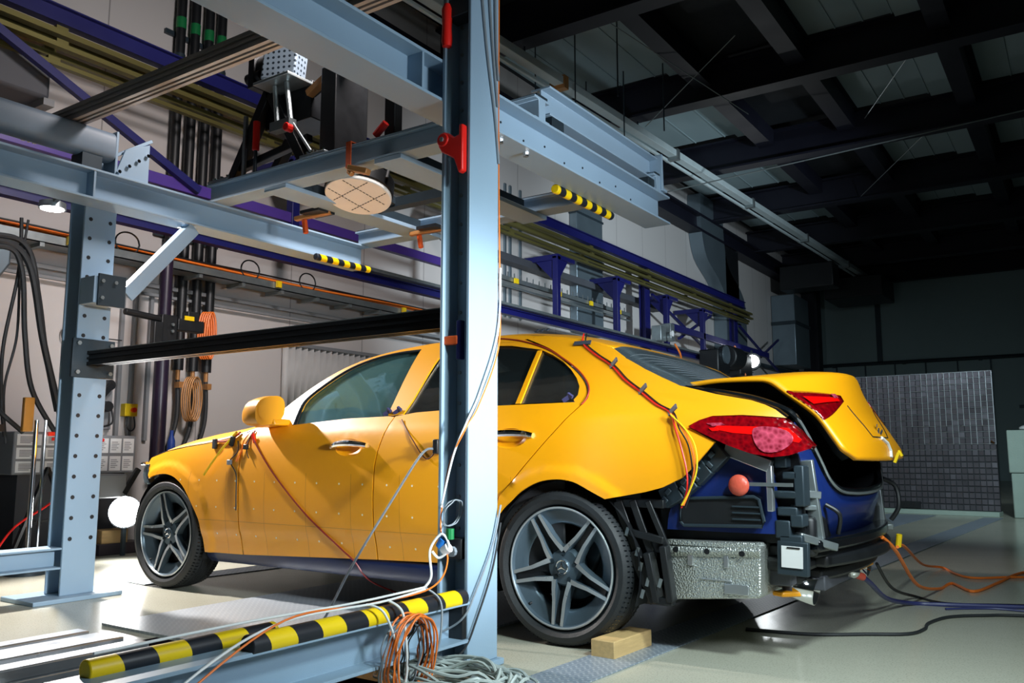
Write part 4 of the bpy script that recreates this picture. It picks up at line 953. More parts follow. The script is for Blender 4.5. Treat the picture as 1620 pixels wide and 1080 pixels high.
M['rim_grey'] = mat('gunmetal_rim', srgb(88, 104, 116), .32, .4, .08, 6)
M['rim_cut'] = mat('machined_rim_face', srgb(200, 206, 210), .3, .6, .05, 20)
wheel(0, -1, 49.5); wheel(-WB, -1, 33.5); wheel(0, 1, 20); wheel(-WB, 1, 60)
m = MB(); m.cyl((-.0, -.68, WR), (0, .68, WR), .05, 10); obj('axle', m, M['black'], CAR); m = MB(); m.cyl((-WB, -.68, WR), (-WB, .68, WR), .05, 10); obj('axle', m, M['black'], CAR)
# ---- bare rear end behind the missing bumper
m = MB()
tub = cr2([(.45, .51), (.47, .60), (.55, .67), (.62, .745), (.70, .80), (.79, .825), (.865, .80), (.90, .73), (.905, .62), (.905, .51)], 4)
for sd in (-1, 1):
    side_panel('rear_side_tub', tub, M['body_blue'], sd, 0, thick=.03, h=.04, f=lambda x, z: interp(x, [.38, .6, .8, .95], [.765, .765, .755, .73])+.012*max(0, z-.6))
    side_panel('dark_filler_sheet', [(.30, .47), (.30, .66), (.52, .74), (.66, .88), (.97, .88), (1.0, .75), (1.0, .47)], M['black'], sd, 0, thick=.02, h=.06, f=lambda x, z: .70-.05*max(0, x-.7))  # black sheet added to fill the space behind the tub with dark
    # vent with frame and slats
    y = sd*.772
    m = MB(); m.plate([(.515, .545), (.53, .53), (.86, .54), (.868, .56), (.85, .645), (.83, .655), (.53, .64), (.515, .62)], 'y', min(y, y-sd*.012), max(y, y-sd*.012)); V = obj('side_vent', m, M['black'], CAR, bevel=.004)
    m = MB(); m.tube([(.515, y+sd*.004, .545), (.53, y+sd*.004, .53), (.86, y+sd*.004, .54), (.868, y+sd*.004, .56), (.85, y+sd*.004, .645), (.83, y+sd*.004, .655), (.53, y+sd*.004, .64), (.515, y+sd*.004, .62)], .007, 6, True); obj('vent_frame', m, M['steel_dark'], V)
    m = MB()
    for z in (.565, .59, .615): m.bar((.74, y+sd*.004, z), (.855, y+sd*.004, z), .01, .006)
    obj('vent_slat', m, M['steel_dark'], V)
    m = MB(); m.sphere((.775, y+sd*.018, .70), .043, 20, (1, .55, 1)); o = obj('rubber_plug', m, M['orange_plug'], CAR)
    m = MB(); m.bar((.80, y+sd*.012, .705), (.99, y+sd*.02, .705), .012, .014); obj('plug_rod', m, M['galv'], CAR)
    # seam sealer and folded flange above the tub, under the lamp
    m = MB(); a_ = [(.42, .655), (.50, .70), (.56, .745), (.62, .80), (.69, .865)]
    for i, ((x0, z0), (x1, z1)) in enumerate(zip(a_[:-1], a_[1:])): m.bar((x0+.03, sd*.79, z0-.02), (x1+.03, sd*.80, z1-.02), .04, .085); m.obox(((x0+x1)/2+.02, sd*.818, (z0+z1)/2-.01), (.03, .012, .022), (0, -.8, 0)); m.obox((x0+.045, sd*.818, z0-.02), (.02, .01, .03), (0, -.8, 0))
    obj('seam_flange', m, M['duct_grey2'] if 'duct_grey2' in M else M['steel_dark'], CAR, bevel=.004)
    m = MB(); m.bar((.72, sd*.775, .845), (.90, sd*.765, .775), .05, .05); m.box((.885, .91), (min(sd*.76, sd*.79), max(sd*.76, sd*.79)), (.60, .78)); obj('lamp_bracket', m, M['alu'], CAR, bevel=.004)
    # black plastic bumper side bracket behind the wheel
    m = MB(); y0 = sd*.845
    for p in (((.26, .625), (.33, .42), .04), ((.33, .42), (.42, .215), .05), ((.33, .63), (.40, .42), .03), ((.40, .63), (.47, .45), .025), ((.47, .45), (.49, .225), .05), ((.40, .42), (.43, .22), .06)):
        (xa, za), (xb, zb), w_ = p; m.bar((xa, y0, za), (xb, y0-sd*.02, zb), .03, w_, (0, 0, 1))
    m.box((.25, .47), (min(y0, y0-sd*.05), max(y0, y0-sd*.05)), (.60, .635)); m.box((.40, .50), (min(y0, y0-sd*.04), max(y0, y0-sd*.04)), (.21, .24)); m.bar((.30, y0, .50), (.47, y0, .47), .03, .03)
    B = obj('bumper_bracket', m, M['black'], CAR, bevel=.004)
    m = MB()
    for x, z in ((.31, .50), (.355, .42), (.37, .36), (.40, .30), (.455, .30), (.375, .25)): m.obox((x, y0+sd*.016, z), (.014, .006, .036), (0, .3, 0))
    obj('bracket_clip', m, M['galv'], B)
    # latches, brackets and wiring between tub and rear panel
    m = MB()
    for x, z, a, b in ((.93, .80, .05, .06), (.965, .74, .06, .03), (.94, .665, .1, .03), (.95, .60, .08, .035), (.93, .53, .06, .07), (1.0, .70, .04, .16), (.985, .565, .05, .05), (.96, .49, .09, .04)): m.box((x-a/2, x+a/2), (min(sd*.66, sd*.745), max(sd*.66, sd*.745)), (z-b/2, z+b/2))
    obj('bumper_mount', m, M['steel_dark'], CAR, bevel=.006)
    m = MB(); m.bar((1.0, sd*.62, .80), (1.03, sd*.60, .46), .05, .03); m.bar((.97, sd*.68, .67), (1.04, sd*.60, .66), .03, .03); m.bar((.96, sd*.70, .615), (1.03, sd*.60, .61), .03, .02); m.bar((.98, sd*.72, .505), (1.08, sd*.56, .455), .04, .03)
    obj('mount_strut', m, M['galv'], CAR, bevel=.004)
# rear panel (blue) below the boot opening, aperture seal
m = MB(); rows = []
AP = [(.972, -.665, .965), (1.0, -.625, .90), (1.03, -.565, .80), (1.05, -.51, .72), (1.07, -.42, .672), (1.085, -.25, .655), (1.092, 0, .65)]
ap = [Vector(p) for p in AP]; ap = ap+[Vector((p.x, -p.y, p.z)) for p in ap[-2::-1]]; aps = spline(ap, 6)
for p in aps: rows.append([p, p+Vector((-.01, 0, -.06)), Vector((p.x-.03, p.y*1.02, min(p.z-.08, .56))), Vector((p.x-.05, p.y*1.02, .45))])
m.grid(rows); obj('rear_panel', m, M['body_blue'], CAR, solid=.01)
inner = spline([(.60, -.665, 1.085), (.80, -.665, 1.045), (.92, -.67, 1.0)]+[tuple(p) for p in ap]+[(.92, .67, 1.0), (.80, .665, 1.045), (.60, .665, 1.085)], 5)
obj('boot_seal', MB().tube([p+Vector((0, 0, .012)) for p in inner], .013, 8), M['black_gloss'], CAR)
obj('boot_seal_lip', MB().tube([p+Vector((.012, 0, .0)) for p in inner[12:-12]], .006, 6), M['galv'], CAR)
m = MB(); rows = []
for p in inner: rows.append([p, Vector((p.x-.06, p.y*.93, p.z-.05)), Vector((min(p.x, .9)-.1, p.y*.8, .60)), Vector((.55, p.y*.6, .58))])
m.grid(rows); obj('boot_lining', m, M['black'], CAR)
for sd in (-1, 1):     # drip channel between the quarter panel and the boot opening
    rows = []
    for x, z in ((.545, 1.105), (.69, 1.07), (.834, 1.04), (.89, 1.02), (.93, 1.0), (.972, .966)):
        y = Sy(x, z); rows.append([(x, sd*(y), z), (x+.002, sd*(y-.03), z+.010), (x+.004, sd*(y-.05), z+.004), (x, sd*.665, z-.012)])
    obj('drip_channel', MB().grid(rows, flip=sd > 0), M['paint'] if 0 else M['black_gloss'], CAR)
# black rear cross member, in two curved layers
def curved(y0, y1, x, z, w_, h, bow, n=16):
    rows = []
    for k in range(n+1):
        y = y0+(y1-y0)*k/n; v = (y-(y0+y1)/2)/((y1-y0)/2); xx = x-bow*v*v
        rows.append([(xx-w_/2, y, z-h/2), (xx+w_/2, y, z-h/2), (xx+w_/2, y, z+h/2), (xx-w_/2, y, z+h/2), (xx-w_/2, y, z-h/2)])
    return MB().grid(rows).add(rows[0][:4], [(0, 1, 2, 3)]).add(rows[-1][:4], [(0, 1, 2, 3)])
obj('rear_cross_member', curved(-.66, .66, 1.09, .465, .08, .05, .08), M['black_gloss'], CAR, bevel=.012)
obj('rear_cross_member', curved(-.55, .66, 1.10, .395, .09, .05, .10), M['black'], CAR, bevel=.012)
obj('rear_cross_member', curved(-.62, .62, 1.055, .43, .10, .03, .08), M['alu_dark'], CAR, bevel=.006)
obj('lower_panel', curved(-.5, .6, 1.02, .335, .10, .05, .06), M['black'], CAR, bevel=.012)
m = MB(); m.box((.90, 1.03), (-.66, .66), (.42, .58)); m.box((.84, 1.0), (-.70, .70), (.36, .42)); obj('rear_floor_pan', m, M['black'], CAR, bevel=.02)
m = MB(); m.tube(spline([(1.06, .55, .70), (1.11, .6, .66), (1.12, .6, .56), (1.08, .6, .49)], 6), .012, 8); obj('wiring_loop', m, M['black'], CAR)
m = MB(); m.tube(spline([(1.04, -.52, .62), (1.09, -.5, .58), (1.07, -.46, .5)], 6), .009, 8); obj('wiring_loop', m, M['black'], CAR)
# white sticker card on its holder
m = MB(); m.obox((.965, -.735, .42), (.12, .03, .13), (0, .03, 0)); o = obj('card_holder', m, M['steel_dark'], CAR, bevel=.004)
m = MB(); m.obox((.965, -.754, .427), (.082, .004, .082), (0, .03, 0)); c_ = obj('white_card', m, M['paper'], CAR)
m = MB(); m.obox((.972, -.7575, .462), (.05, .002, .006), (0, .03, 0)); obj('printed_line', m, M['black'], c_)
# silencer with dimpled heat shield; tail pipe
m = MB(); m.plate([(.45, .235), (.46, .225), (.835, .262), (.845, .272), (.85, .465), (.84, .475), (.45, .468), (.43, .46)], 'y', -.78, .3)
SI = obj('silencer', m, M['heat'], CAR, bevel=.018, seg=3)
m = MB(); rows = [[(.44+.41*k/10, -.782-.016*math.sin(PI*j/6), .40+.05*j/6+.002*k) for j in range(7)] for k in range(11)]; m.grid(rows); m.box((.44, .848), (-.795, -.78), (.452, .47)); obj('shield_ridge', m, M['heat'], SI)
m = MB()
for x in (.50, .635, .78): m.cyl((x, -.782, .432), (x, -.799, .432), .012, 10)
obj('shield_rivet', m, M['black'], SI)
m = MB(); m.box((.545, .57), (-.788, -.78), (.37, .425)); m.box((.70, .72), (-.788, -.78), (.37, .425)); m.box((.60, .73), (-.786, -.78), (.318, .324)); m.box((.70, .80), (-.79, -.78), (.27, .31)); obj('shield_crease', m, M['alu'], SI, bevel=.003)
for y in (-.50, .50):
    m = MB(); m.cyl((.82, y, .30), (.985, y, .265), .052, 24, .056, False); obj('tail_pipe', m, M['chrome'], CAR, solid=.004)
m = MB(); m.box((.86, .9), (-.56, -.50), (.26, .40)); m.box((.84, .93), (-.66, -.58), (.30, .46)); m.box((.88, 1.02), (-.5, -.1), (.27, .33)); obj('exhaust_hanger', m, M['duct_dark'], CAR, bevel=.006)
obj('rear_underplate', MB().bar((.99, .05, .30), (1.04, .22, .325), .05, .04), M['paint'], CAR, bevel=.006); obj('rear_underplate', MB().bar((.86, -.62, .262), (.93, -.5, .255), .06, .02), M['paint'], CAR, bevel=.006)  # yellow colour paints in the reflection on the underside
# ------------------------------------------------------------------ left wall: blue pipe bridge, trays, ducts, equipment
BL = M['blue_steel']
def ybar(name, x, y0, y1, z, w_, h, m_, lab, cat, group=None, prof='box'):
    m = MB()
    if prof == 'box': m.bar((x, y0, z), (x, y1, z), w_, h)
    elif prof == 'i': m.ibeam((x, y0, z), (x, y1, z), w_, h, .012, .01)
    else:
        m.box((x-w_/2, x+w_/2), (y0, y1), (z-h/2, z-h/2+.008)); m.box((x-w_/2, x-w_/2+.008), (y0, y1), (z-h/2, z+h/2)); m.box((x+w_/2-.008, x+w_/2), (y0, y1), (z-h/2, z+h/2))
    return obj(name, m, m_, None, lab, cat, group, bevel=.004 if prof == 'box' else 0)
ybar('bridge_beam', -5.05, -6, 16.6, 4.52, .1, .16, BL, 'top dark blue beam of the pipe bridge along the wall', 'beam', 'blue beams of the pipe bridge', 'i')
ybar('bridge_beam', -5.05, -6, 17.0, 2.905, .1, .10, BL, 'lowest blue beam of the pipe bridge, just above the car roof', 'beam', 'blue beams of the pipe bridge', 'i')
ybar('bridge_beam', -5.02, -6, 4.6, 3.34, .08, .11, mat('violet_steel', srgb(70, 50, 130), .4), 'violet beam of the pipe bridge seen left under the cross beam', 'beam', 'blue beams of the pipe bridge')
ybar('bridge_beam', -5.0, 11.9, 18.2, 3.40, .08, .14, BL, 'short bright blue beam in front of the far lamp', 'beam', 'blue beams of the pipe bridge')
ybar('light_rail', -4.98, -6, 17.0, 2.985, .12, .04, M['galv'], 'pale conduit lying on the lowest blue beam', 'conduit')
for i, (dx, z, r) in enumerate(((0, 4.33, .04), (-.16, 4.33, .035), (.02, 4.21, .035), (-.18, 4.20, .04), (-.1, 4.10, .03))):
    m = MB(); m.bar((-4.98+dx, -6, z), (-4.98+dx, 16.9+.3*(i % 2), z), r*2, r*1.2)
    for k in range(9): m.obox((-4.98+dx, -3+k*2.3, z+r), (.05, .1, .04))
    obj('support_rail', m, M['brass_rail'], None, ['front upper yellowish rail under the top blue beam', 'rear upper yellowish rail under the top blue beam', 'front middle yellowish rail of the pipe bridge', 'rear middle yellowish rail of the pipe bridge', 'lowest yellowish rail of the pipe bridge'][i], 'rail', 'yellowish rails of the pipe bridge')
for i, y in enumerate((1.9, 4.6, 7.4, 9.5, 11.7, 13.65)):
    t = thing('wall_bracket', 'blue gusseted bracket %s of the row under the yellowish rails' % ['hidden near the cross beam, first', 'partly behind the near column, second', 'right of the near column, third', 'above the rear window, fourth', 'right of the tall post, fifth', 'farthest, sixth'][i], 'bracket', (-5.0, y, 2.96), 'blue brackets under the rails')
    obj('post', MB().box((-5.06, -4.96), (y-.05, y+.05), (3.0, 4.0)), BL, t, bevel=.006)
    m = MB(); m.box((-5.66, -4.96), (y-.04, y+.06), (3.94, 4.03)); m.box((-5.06, -4.98), (y-.05, y+.55), (3.96, 4.03)); m.plate([(y+.05, 3.96), (y+.05, 3.6), (y+.35, 3.96)], 'x', -5.03, -5.0); m.plate([(-5.06, 3.94), (-5.06, 3.6), (-5.4, 3.94)], 'y', y-.01, y+.02)
    obj('arm', m, BL, t, bevel=.004)
for i, y in enumerate((-9, 11.25, 16.4)):
    if i == 0: continue
    t = thing('bridge_post', ['tall blue post of the pipe bridge out of view on the left', 'tall blue double post of the pipe bridge above the rear window', 'tall dark blue post at the far end of the pipe bridge'][i], 'post', (-5.27, y, 0), 'posts of the pipe bridge')
    obj('post', MB().ibeam((-5.275, y, 0), (-5.275, y, 4.6), .22, .14, .02, .02, (1, 0, 0)), BL, t)
    m = MB(); s = 1
    if i: m.bar((-5.16, y+.1*s, 4.0), (-5.16, y+3.2, 3.1), .05, .05); m.bar((-5.16, y+3.3, 4.0), (-5.16, y+1.4, 3.25), .05, .05)
    if i: obj('diagonal_strut', m, BL, t)
obj('diagonal_brace', MB().bar((-4.95, -1.35, 4.22), (-4.95, .68, 3.32), .06, .07), BL, None, 'thin blue diagonal brace behind the black slotted bar', 'brace')
# cable tray along the wall, near part lower than far part
t = thing('cable_tray', 'long cable tray with orange cables along the wall behind the front of the car', 'tray', (-5.4, 0, 2.6), 'cable trays')
m = MB(); m.box((-5.52, -5.28), (-6, 5.6), (2.6, 2.61)); m.box((-5.29, -5.28), (-6, 5.6), (2.6, 2.68)); m.box((-5.52, -5.51), (-6, 5.6), (2.6, 2.68))
for k in range(22): m.box((-5.53, -5.27), (-5.8+k*.52, -5.76+k*.52), (2.565, 2.6))
obj('tray', m, M['galv'], t)
m = MB(); random.seed(3)
for k in range(5): m.tube(spline([(-5.31-.035*k, -6+j*1.45, 2.70+.04*random.random()) for j in range(9)], 4), .014, 6)
obj('orange_cables', m, M['orange'], t)
m = MB()
for k in range(4): m.tube(spline([(-5.30-.05*k, -6+j*1.3, 2.69+.05*random.random()) for j in range(10)], 4), .010, 6)
for y in (.2, 1.6, 2.4): m.tube(spline([(-5.3, y+.12*math.cos(a), 2.76+.10*math.sin(a)) for a in [2*PI*q/10 for q in range(11)]], 3), .008, 6)
obj('black_cables', m, M['black'], t)
m = MB()
for y in (-.35, 1.95, 4.0): m.box((-5.27, -5.24), (y-.03, y+.03), (2.62, 2.69))
obj('yellow_tag', m, M['yellow'], t)
t = thing('cable_tray', 'far cable tray with wire spikes behind the blue brackets', 'tray', (-5.4, 9, 3.44), 'cable trays')
m = MB(); m.box((-5.52, -5.28), (5.5, 10.6), (3.45, 3.46)); m.box((-5.29, -5.28), (5.5, 10.6), (3.45, 3.53)); m.box((-5.3, -5.28), (5.5, 10.6), (3.36, 3.39))
for k in range(28): m.box((-5.29, -5.28), (5.5+k*.18, 5.52+k*.18), (3.53, 3.6))
obj('tray', m, M['galv'], t)
obj('cables', MB().tube([(-5.36, 5.5, 3.49), (-5.36, 10.55, 3.49)], .03, 6).tube([(-5.42, 5.5, 3.49), (-5.42, 10.55, 3.49)], .025, 6), M['copper'], t)
m = MB()
for y in (6.6, 7.9, 9.0, 10.1): m.box((-5.27, -5.24), (y-.05, y+.05), (3.44, 3.52))
obj('yellow_tag', m, M['yellow'], t)
ybar('wall_conduit', -5.62, -5, 5.5, 2.47, .05, .04, M['cabinet'], 'pale conduit under the near cable tray', 'conduit', 'conduits on the wall')
ybar('wall_conduit', -5.62, -5, 5.2, 2.38, .03, .03, M['cabinet'], 'second thin conduit under the near cable tray', 'conduit', 'conduits on the wall')
ybar('wall_conduit', -5.55, 5.5, 12.5, 3.9, .2, .12, M['duct_dark'], 'grey horizontal channel on the wall right of the near column', 'conduit', 'conduits on the wall')
for i, y in enumerate((.42, .55, .72, 6.9, 7.05, 7.35)):
    zt = 2.4 if i < 3 else 5.2; z0 = .95 if i < 3 else 3.0
    obj('wall_conduit', MB().box((-5.7, -5.66), (y-.018, y+.018), (z0, zt)), M['cabinet'] if i < 3 else M['duct'], None,
        ['thin upright conduit, leftmost beside the yellow switch', 'thin upright conduit above the yellow switch', 'thin upright conduit right of the yellow switch', 'upright pale conduit just right of the near column', 'second upright conduit right of the near column', 'third upright conduit right of the near column'][i], 'conduit', 'conduits on the wall')
# four black downpipes with hose ends
for i, y in enumerate((.83, 1.0, 1.17, 1.33)):
    t = thing('down_pipe', ['leftmost of the four black downpipes on the wall', 'second from left of the four black downpipes', 'third from left of the four black downpipes', 'rightmost of the four black downpipes on the wall'][i], 'pipe', (-5.6, y, 1.6), 'black downpipes')
    obj('pipe', MB().cyl((-5.6, y, 1.66), (-5.6, y, 7.0), .05, 14), M['black'], t)
    m = MB()
    for z in (2.1, 3.4, 4.9, 6.0): m.cyl((-5.6, y, z), (-5.6, y, z+.04), .057, 14)
    obj('pipe_clip', m, M['steel_dark'], t)
    obj('green_band', MB().cyl((-5.6, y, 5.22), (-5.6, y, 5.34), .053, 14), M['green'], t)
    if i > 0:
        obj('valve', MB().cyl((-5.6, y, 1.56), (-5.6, y, 1.66), .022, 8).box((-5.62, -5.54), (y-.02, y+.03), (1.48, 1.54)), M['copper'], t)
        obj('hose', MB().tube(spline([(-5.6, y, 1.56), (-5.58, y, 1.3), (-5.56, y-.03, 1.1), (-5.5, y-.14, .9), (-5.45, y-.3, .7)], 6), .022, 8), M['rubber'], t)
for i, z in enumerate((5.15, 3.0)): 
    m = MB(); m.box((-5.7, -5.66), (.7, 1.45), (z, z+.05)); obj('pipe_bracket', m, M['steel_dark'], None, ['upper dark bracket behind the black downpipes', 'lower dark bracket behind the black downpipes'][i], 'bracket', 'brackets of the downpipes')
# coiled orange and yellow leads hung by the downpipes, blue spray bottle
m = MB()
for k in range(5): m.tube(spline([(-5.535+.02*k, 1.22+.012*k+.055*math.cos(a), 2.03+.24*math.sin(a)) for a in [2*PI*q/12 for q in range(12)]], 3, True), .010, 6, True)
obj('cable_coil', m, M['orange'], None, 'orange lead coil hanging in front of the black downpipes', 'cable', 'coiled leads by the downpipes')
m = MB()
for k in range(5): m.tube(spline([(-5.535+.02*k, 1.08+.01*k+.07*math.cos(a), 1.37+.22*math.sin(a)) for a in [2*PI*q/12 for q in range(12)]], 3, True), .008, 6, True)
obj('cable_coil', m, M['copper'], None, 'tan lead coil hanging beside the violet post', 'cable', 'coiled leads by the downpipes')
obj('blue_bottle', MB().lathe([(0, .78), (.035, .78), (.04, .8), (.036, .95), (.018, 1.0), (.018, 1.05), (0, 1.05)], (-5.4, .83, 0), 'z', 14), mat('blue_plastic', srgb(40, 70, 150), .35), None, 'slim blue bottle hanging below the downpipes', 'bottle')
# violet standpipe with black fittings
t = thing('standpipe', 'dark violet standpipe with black fittings at the wall, left of the car nose', 'post', (-5.0, .42, 0))
obj('pipe', MB().cyl((-5.0, .42, 0), (-5.0, .42, 2.0), .065, 18).cyl((-5.0, .42, 2.0), (-5.0, .42, 2.75), .055, 18), mat('violet_pipe', srgb(34, 24, 42), .35), t)
m = MB(); m.box((-5.09, -4.91), (.34, .5), (1.8, 2.08)); m.box((-4.93, -4.88), (.25, .34), (1.75, 2.0)); m.box((-5.0, -4.9), (.5, .78), (1.95, 2.06)); m.cyl((-4.95, .0, 2.06), (-4.95, .42, 2.03), .03, 10); m.box((-5.0, -4.9), (.6, .72), (2.04, 2.14))
obj('fitting', m, M['black'], t, bevel=.008); obj('yellow_badge', MB().box((-4.9, -4.89), (.56, .66), (2.05, 2.09)), M['yellow'], t)
m = MB()
for z in (1.93, 1.99): m.cyl((-4.9, .44, z), (-4.88, .44, z), .014, 8)
obj('bolt', m, M['galv'], t)
# yellow emergency switch with its loop of cable
t = thing('emergency_switch', 'yellow emergency switch box with a red button on the wall', 'switch', (-5.66, .54, 1.18))
obj('box', MB().box((-5.70, -5.62), (.47, .60), (1.18, 1.30)), M['yellow'], t, bevel=.006); obj('button', MB().cyl((-5.62, .55, 1.24), (-5.59, .55, 1.24), .024, 14), M['red'], t); obj('cable', MB().tube(spline([(-5.66, .51, 1.18), (-5.64, .51, 1.08), (-5.64, .55, 1.04), (-5.64, .59, 1.08), (-5.66, .59, 1.18)], 6), .007, 6), M['black'], t)
m = MB()
for q in ((-.28, 0, 1.9), (-.02, .22, 2.05)): m.tube(spline([(-5.66, .2+q[0]+.08*math.cos(a), q[2]+.09*math.sin(a)) for a in [2*PI*k/9 for k in range(10)]], 4), .006, 6)
m.tube(spline([(-5.66, .2, 1.9), (-5.66, .42, 1.9)], 2), .005, 6)
obj('thin_wire', m, M['black'], None, 'thin black wire loops on the wall right of the left column', 'wire')
# wall gauge panel with black taps behind the left column
t = thing('gauge_panel', 'wall panel with black taps and wires behind the left column', 'panel', (-5.6, .2, 1.05))
obj('panel', MB().box((-5.69, -5.66), (-.1, .36), (1.05, 1.65)), M['cabinet'], t, bevel=.005)
m = MB(); m.cyl((-5.66, .28, 1.46), (-5.56, .28, 1.46), .05, 12); m.cyl((-5.66, .27, 1.26), (-5.56, .27, 1.26), .05, 12); m.bar((-5.56, .29, 1.47), (-5.54, .05, 1.2), .04, .06); m.tube(spline([(-5.6, .1, 1.2), (-5.55, .12, 1.08), (-5.55, .3, 1.1), (-5.6, .32, 1.25)], 5), .01, 6); obj('tap', m, M['black'], t, bevel=.004)
# cabinets and paper covered boxes
def papers(t, x, y0, y1, z0, z1, ny, nz):
    for i in range(ny):
        for k in range(nz):
            if (i+k) % 5 == 4: continue
            a = y0+(y1-y0)*(i+.06)/ny; b = y0+(y1-y0)*(i+.92)/ny; c = z0+(z1-z0)*(k+.08)/nz; d = z0+(z1-z0)*(k+.9)/nz
            s = obj('paper_sheet', MB().box((x, x+.003), (a, b), (c, d)), M['paper'], t)
            m = MB()
            for q in range(5): m.box((x+.003, x+.004), (a+(b-a)*.12, a+(b-a)*(.55+.06*((q*3) % 5))), (c+(d-c)*(.2+.13*q), c+(d-c)*(.2+.13*q)+.006))
            obj('printed_lines', m, M['cabinet'], s)
t = thing('notice_cabinet', 'grey cabinet covered with white papers, right of the left column', 'cabinet', (-5.2, .05, .6)); obj('body', MB().box((-5.5, -5.0), (-.16, .21), (.66, .98)), M['cabinet'], t, bevel=.01); papers(t, -5.0, -.15, .2, .67, .97, 3, 2); obj('red_light', MB().cyl((-5.0, -.11, .94), (-4.97, -.11, .94), .014, 10), M['red'], t)
obj('stand', MB().box((-5.45, -5.05), (-.1, .15), (0, .66)), M['duct_dark'], t)
t = thing('notice_cabinet', 'grey cabinet covered with white papers, left of the left column', 'cabinet', (-5.2, -.65, .6)); obj('body', MB().box((-5.5, -5.0), (-.82, -.36), (.66, 1.0)), M['cabinet'], t, bevel=.01); papers(t, -5.0, -.81, -.37, .67, .99, 2, 3); obj('red_label', MB().box((-5.0, -4.99), (-.53, -.4), (.93, .955)), M['red'], t)
obj('stand', MB().box((-5.45, -5.05), (-.75, -.45), (0, .66)), M['duct_dark'], t)
t = thing('tank', 'low grey machine box under the paper covered cabinet, beside the front lamp', 'machine', (-4.75, -.2, .45)); obj('body', MB().box((-4.95, -4.63), (-.36, -.08), (.47, .66)), M['cabinet'], t, bevel=.012); obj('leg', MB().box((-4.93, -4.89), (-.34, -.3), (0, .47)), M['duct_dark'], t); obj('leg', MB().box((-4.69, -4.65), (-.34, -.3), (0, .47)), M['duct_dark'], t); m = MB(); m.bar((-4.64, .02, .70), (-4.64, -.10, .50), .03, .04); obj('strut', m, M['black'], t)
# lamp in front of the car nose
t = thing('work_lamp', 'glaring round work lamp in front of the car nose', 'lamp', (-4.6, -.12, 0))
m = MB(); ax = Vector((.86, -.5, .02)).normalized(); c = Vector((-4.62, -.09, .355)); m.cyl(c-ax*.12, c-ax*.01, .075, 28, .125); m.cyl(c-ax*.01, c+ax*.015, .13, 28, .13, False); obj('housing', m, M['steel_dark'], t); obj('lamp_face', MB().cyl(c-ax*.008, c+ax*.004, .122, 28), M['lamp'], t)
m = MB(); m.bar(c-ax*.06+Vector((0, 0, -.13)), c-ax*.06+Vector((0, 0, -.355)), .03, .03); obj('lamp_post', m, M['steel_dark'], t)
obj('wood_block', MB().box((-4.98, -4.8), (-.17, .06), (.09, .2)), M['wood'], None, 'wood block under the front work lamp', 'block', bevel=.006)
obj('base_box', MB().box((-5.0, -4.78), (-.2, .22), (0, .09)), mat('dark_base', srgb(58, 50, 56), .5), None, 'dark flat base box on the floor below the front work lamp', 'box', bevel=.006)
# poles and bars stacked on the left
t = thing('lamp_stand', 'slim steel pole with a wooden grip and red lever, left of the left column', 'stand', (-4.2, -1.06, 0))
obj('pole', MB().cyl((-4.2, -1.06, .02), (-4.2, -1.06, 1.06), .016, 12), M['chrome'], t); obj('pole', MB().cyl((-4.19, -1.0, .16), (-4.19, -1.0, 1.06), .010, 10), M['chrome'], t)
obj('grip', MB().box((-4.26, -4.22), (-1.14, -1.07), (.98, 1.22)), mat('varnished_wood', srgb(165, 112, 40), .4, 0, .2, 12), t, bevel=.006); obj('lever', MB().box((-4.18, -4.16), (-.99, -.86), (.95, .98)), M['red'], t, bevel=.004); obj('foot', MB().lathe([(0, 0), (.14, 0), (.14, .02), (.03, .04), (0, .04)], (-4.2, -1.06, 0), 'z', 20), M['steel_dark'], t)
for i, (y, m_, lab) in enumerate(((-1.33, 'copper', 'leftmost leaning tan stick beside the left column'), (-1.26, 'wood', 'second leaning pale wooden stick beside the left column'), (-1.2, 'brass_rail', 'third leaning yellowish stick beside the left column'))):
    obj('leaning_stick', MB().bar((-4.4, y-.09, .02), (-4.55, y, .74-.05*i), .03, .03), M[m_], None, lab, 'stick', 'sticks leaning at the left', bevel=.004)
t = thing('tripod', 'dark jointed tripod with red wires, behind the left column', 'stand', (-4.6, -.75, 0)); m = MB(); m.bar((-4.6, -.75, .72), (-4.6, -.45, .02), .025, .025); m.bar((-4.6, -.75, .72), (-4.5, -1.05, .02), .025, .025); m.bar((-4.6, -.75, .72), (-4.9, -.8, .02), .025, .025); m.bar((-4.55, -.95, .3), (-4.58, -.55, .36), .02, .02); obj('leg_frame', m, M['alu_dark'], t); obj('red_wire', MB().tube(spline([(-4.55, -.5, .66), (-4.55, -.75, .45), (-4.52, -1.0, .3), (-4.5, -1.15, .1)], 6), .008, 6), M['red'], t)
t = thing('tool_trolley', 'dark cluttered trolley low at the left edge', 'trolley', (-5.1, -1.3, 0)); m = MB(); m.box((-5.25, -4.95), (-1.7, -.95), (0, .09)); m.box((-5.25, -4.95), (-1.7, -.95), (.2, .23)); m.box((-5.25, -5.21), (-1.7, -.95), (.05, .5)); m.box((-4.99, -4.95), (-.99, -.95), (.05, .23)); obj('frame', m, M['steel_dark'], t); obj('tool_box', MB().box((-5.15, -5.0), (-1.12, -.97), (.23, .45)), M['duct'], t, bevel=.01); obj('tool_box', MB().box((-5.18, -4.97), (-1.4, -1.2), (.23, .36)), M['duct'], t, bevel=.01); obj('copper_part', MB().box((-5.1, -4.96), (-1.66, -1.45), (.23, .3)), M['orange_plug'], t, bevel=.01)
m = MB(); m.cyl((-4.4, -1.35, .93), (-4.4, -1.25, .93), .06, 16); m.box((-4.45, -4.35), (-1.4, -1.2), (.98, 1.03)); obj('valve_wheel', m, M['black'], None, 'black hand wheel at the left edge', 'valve')
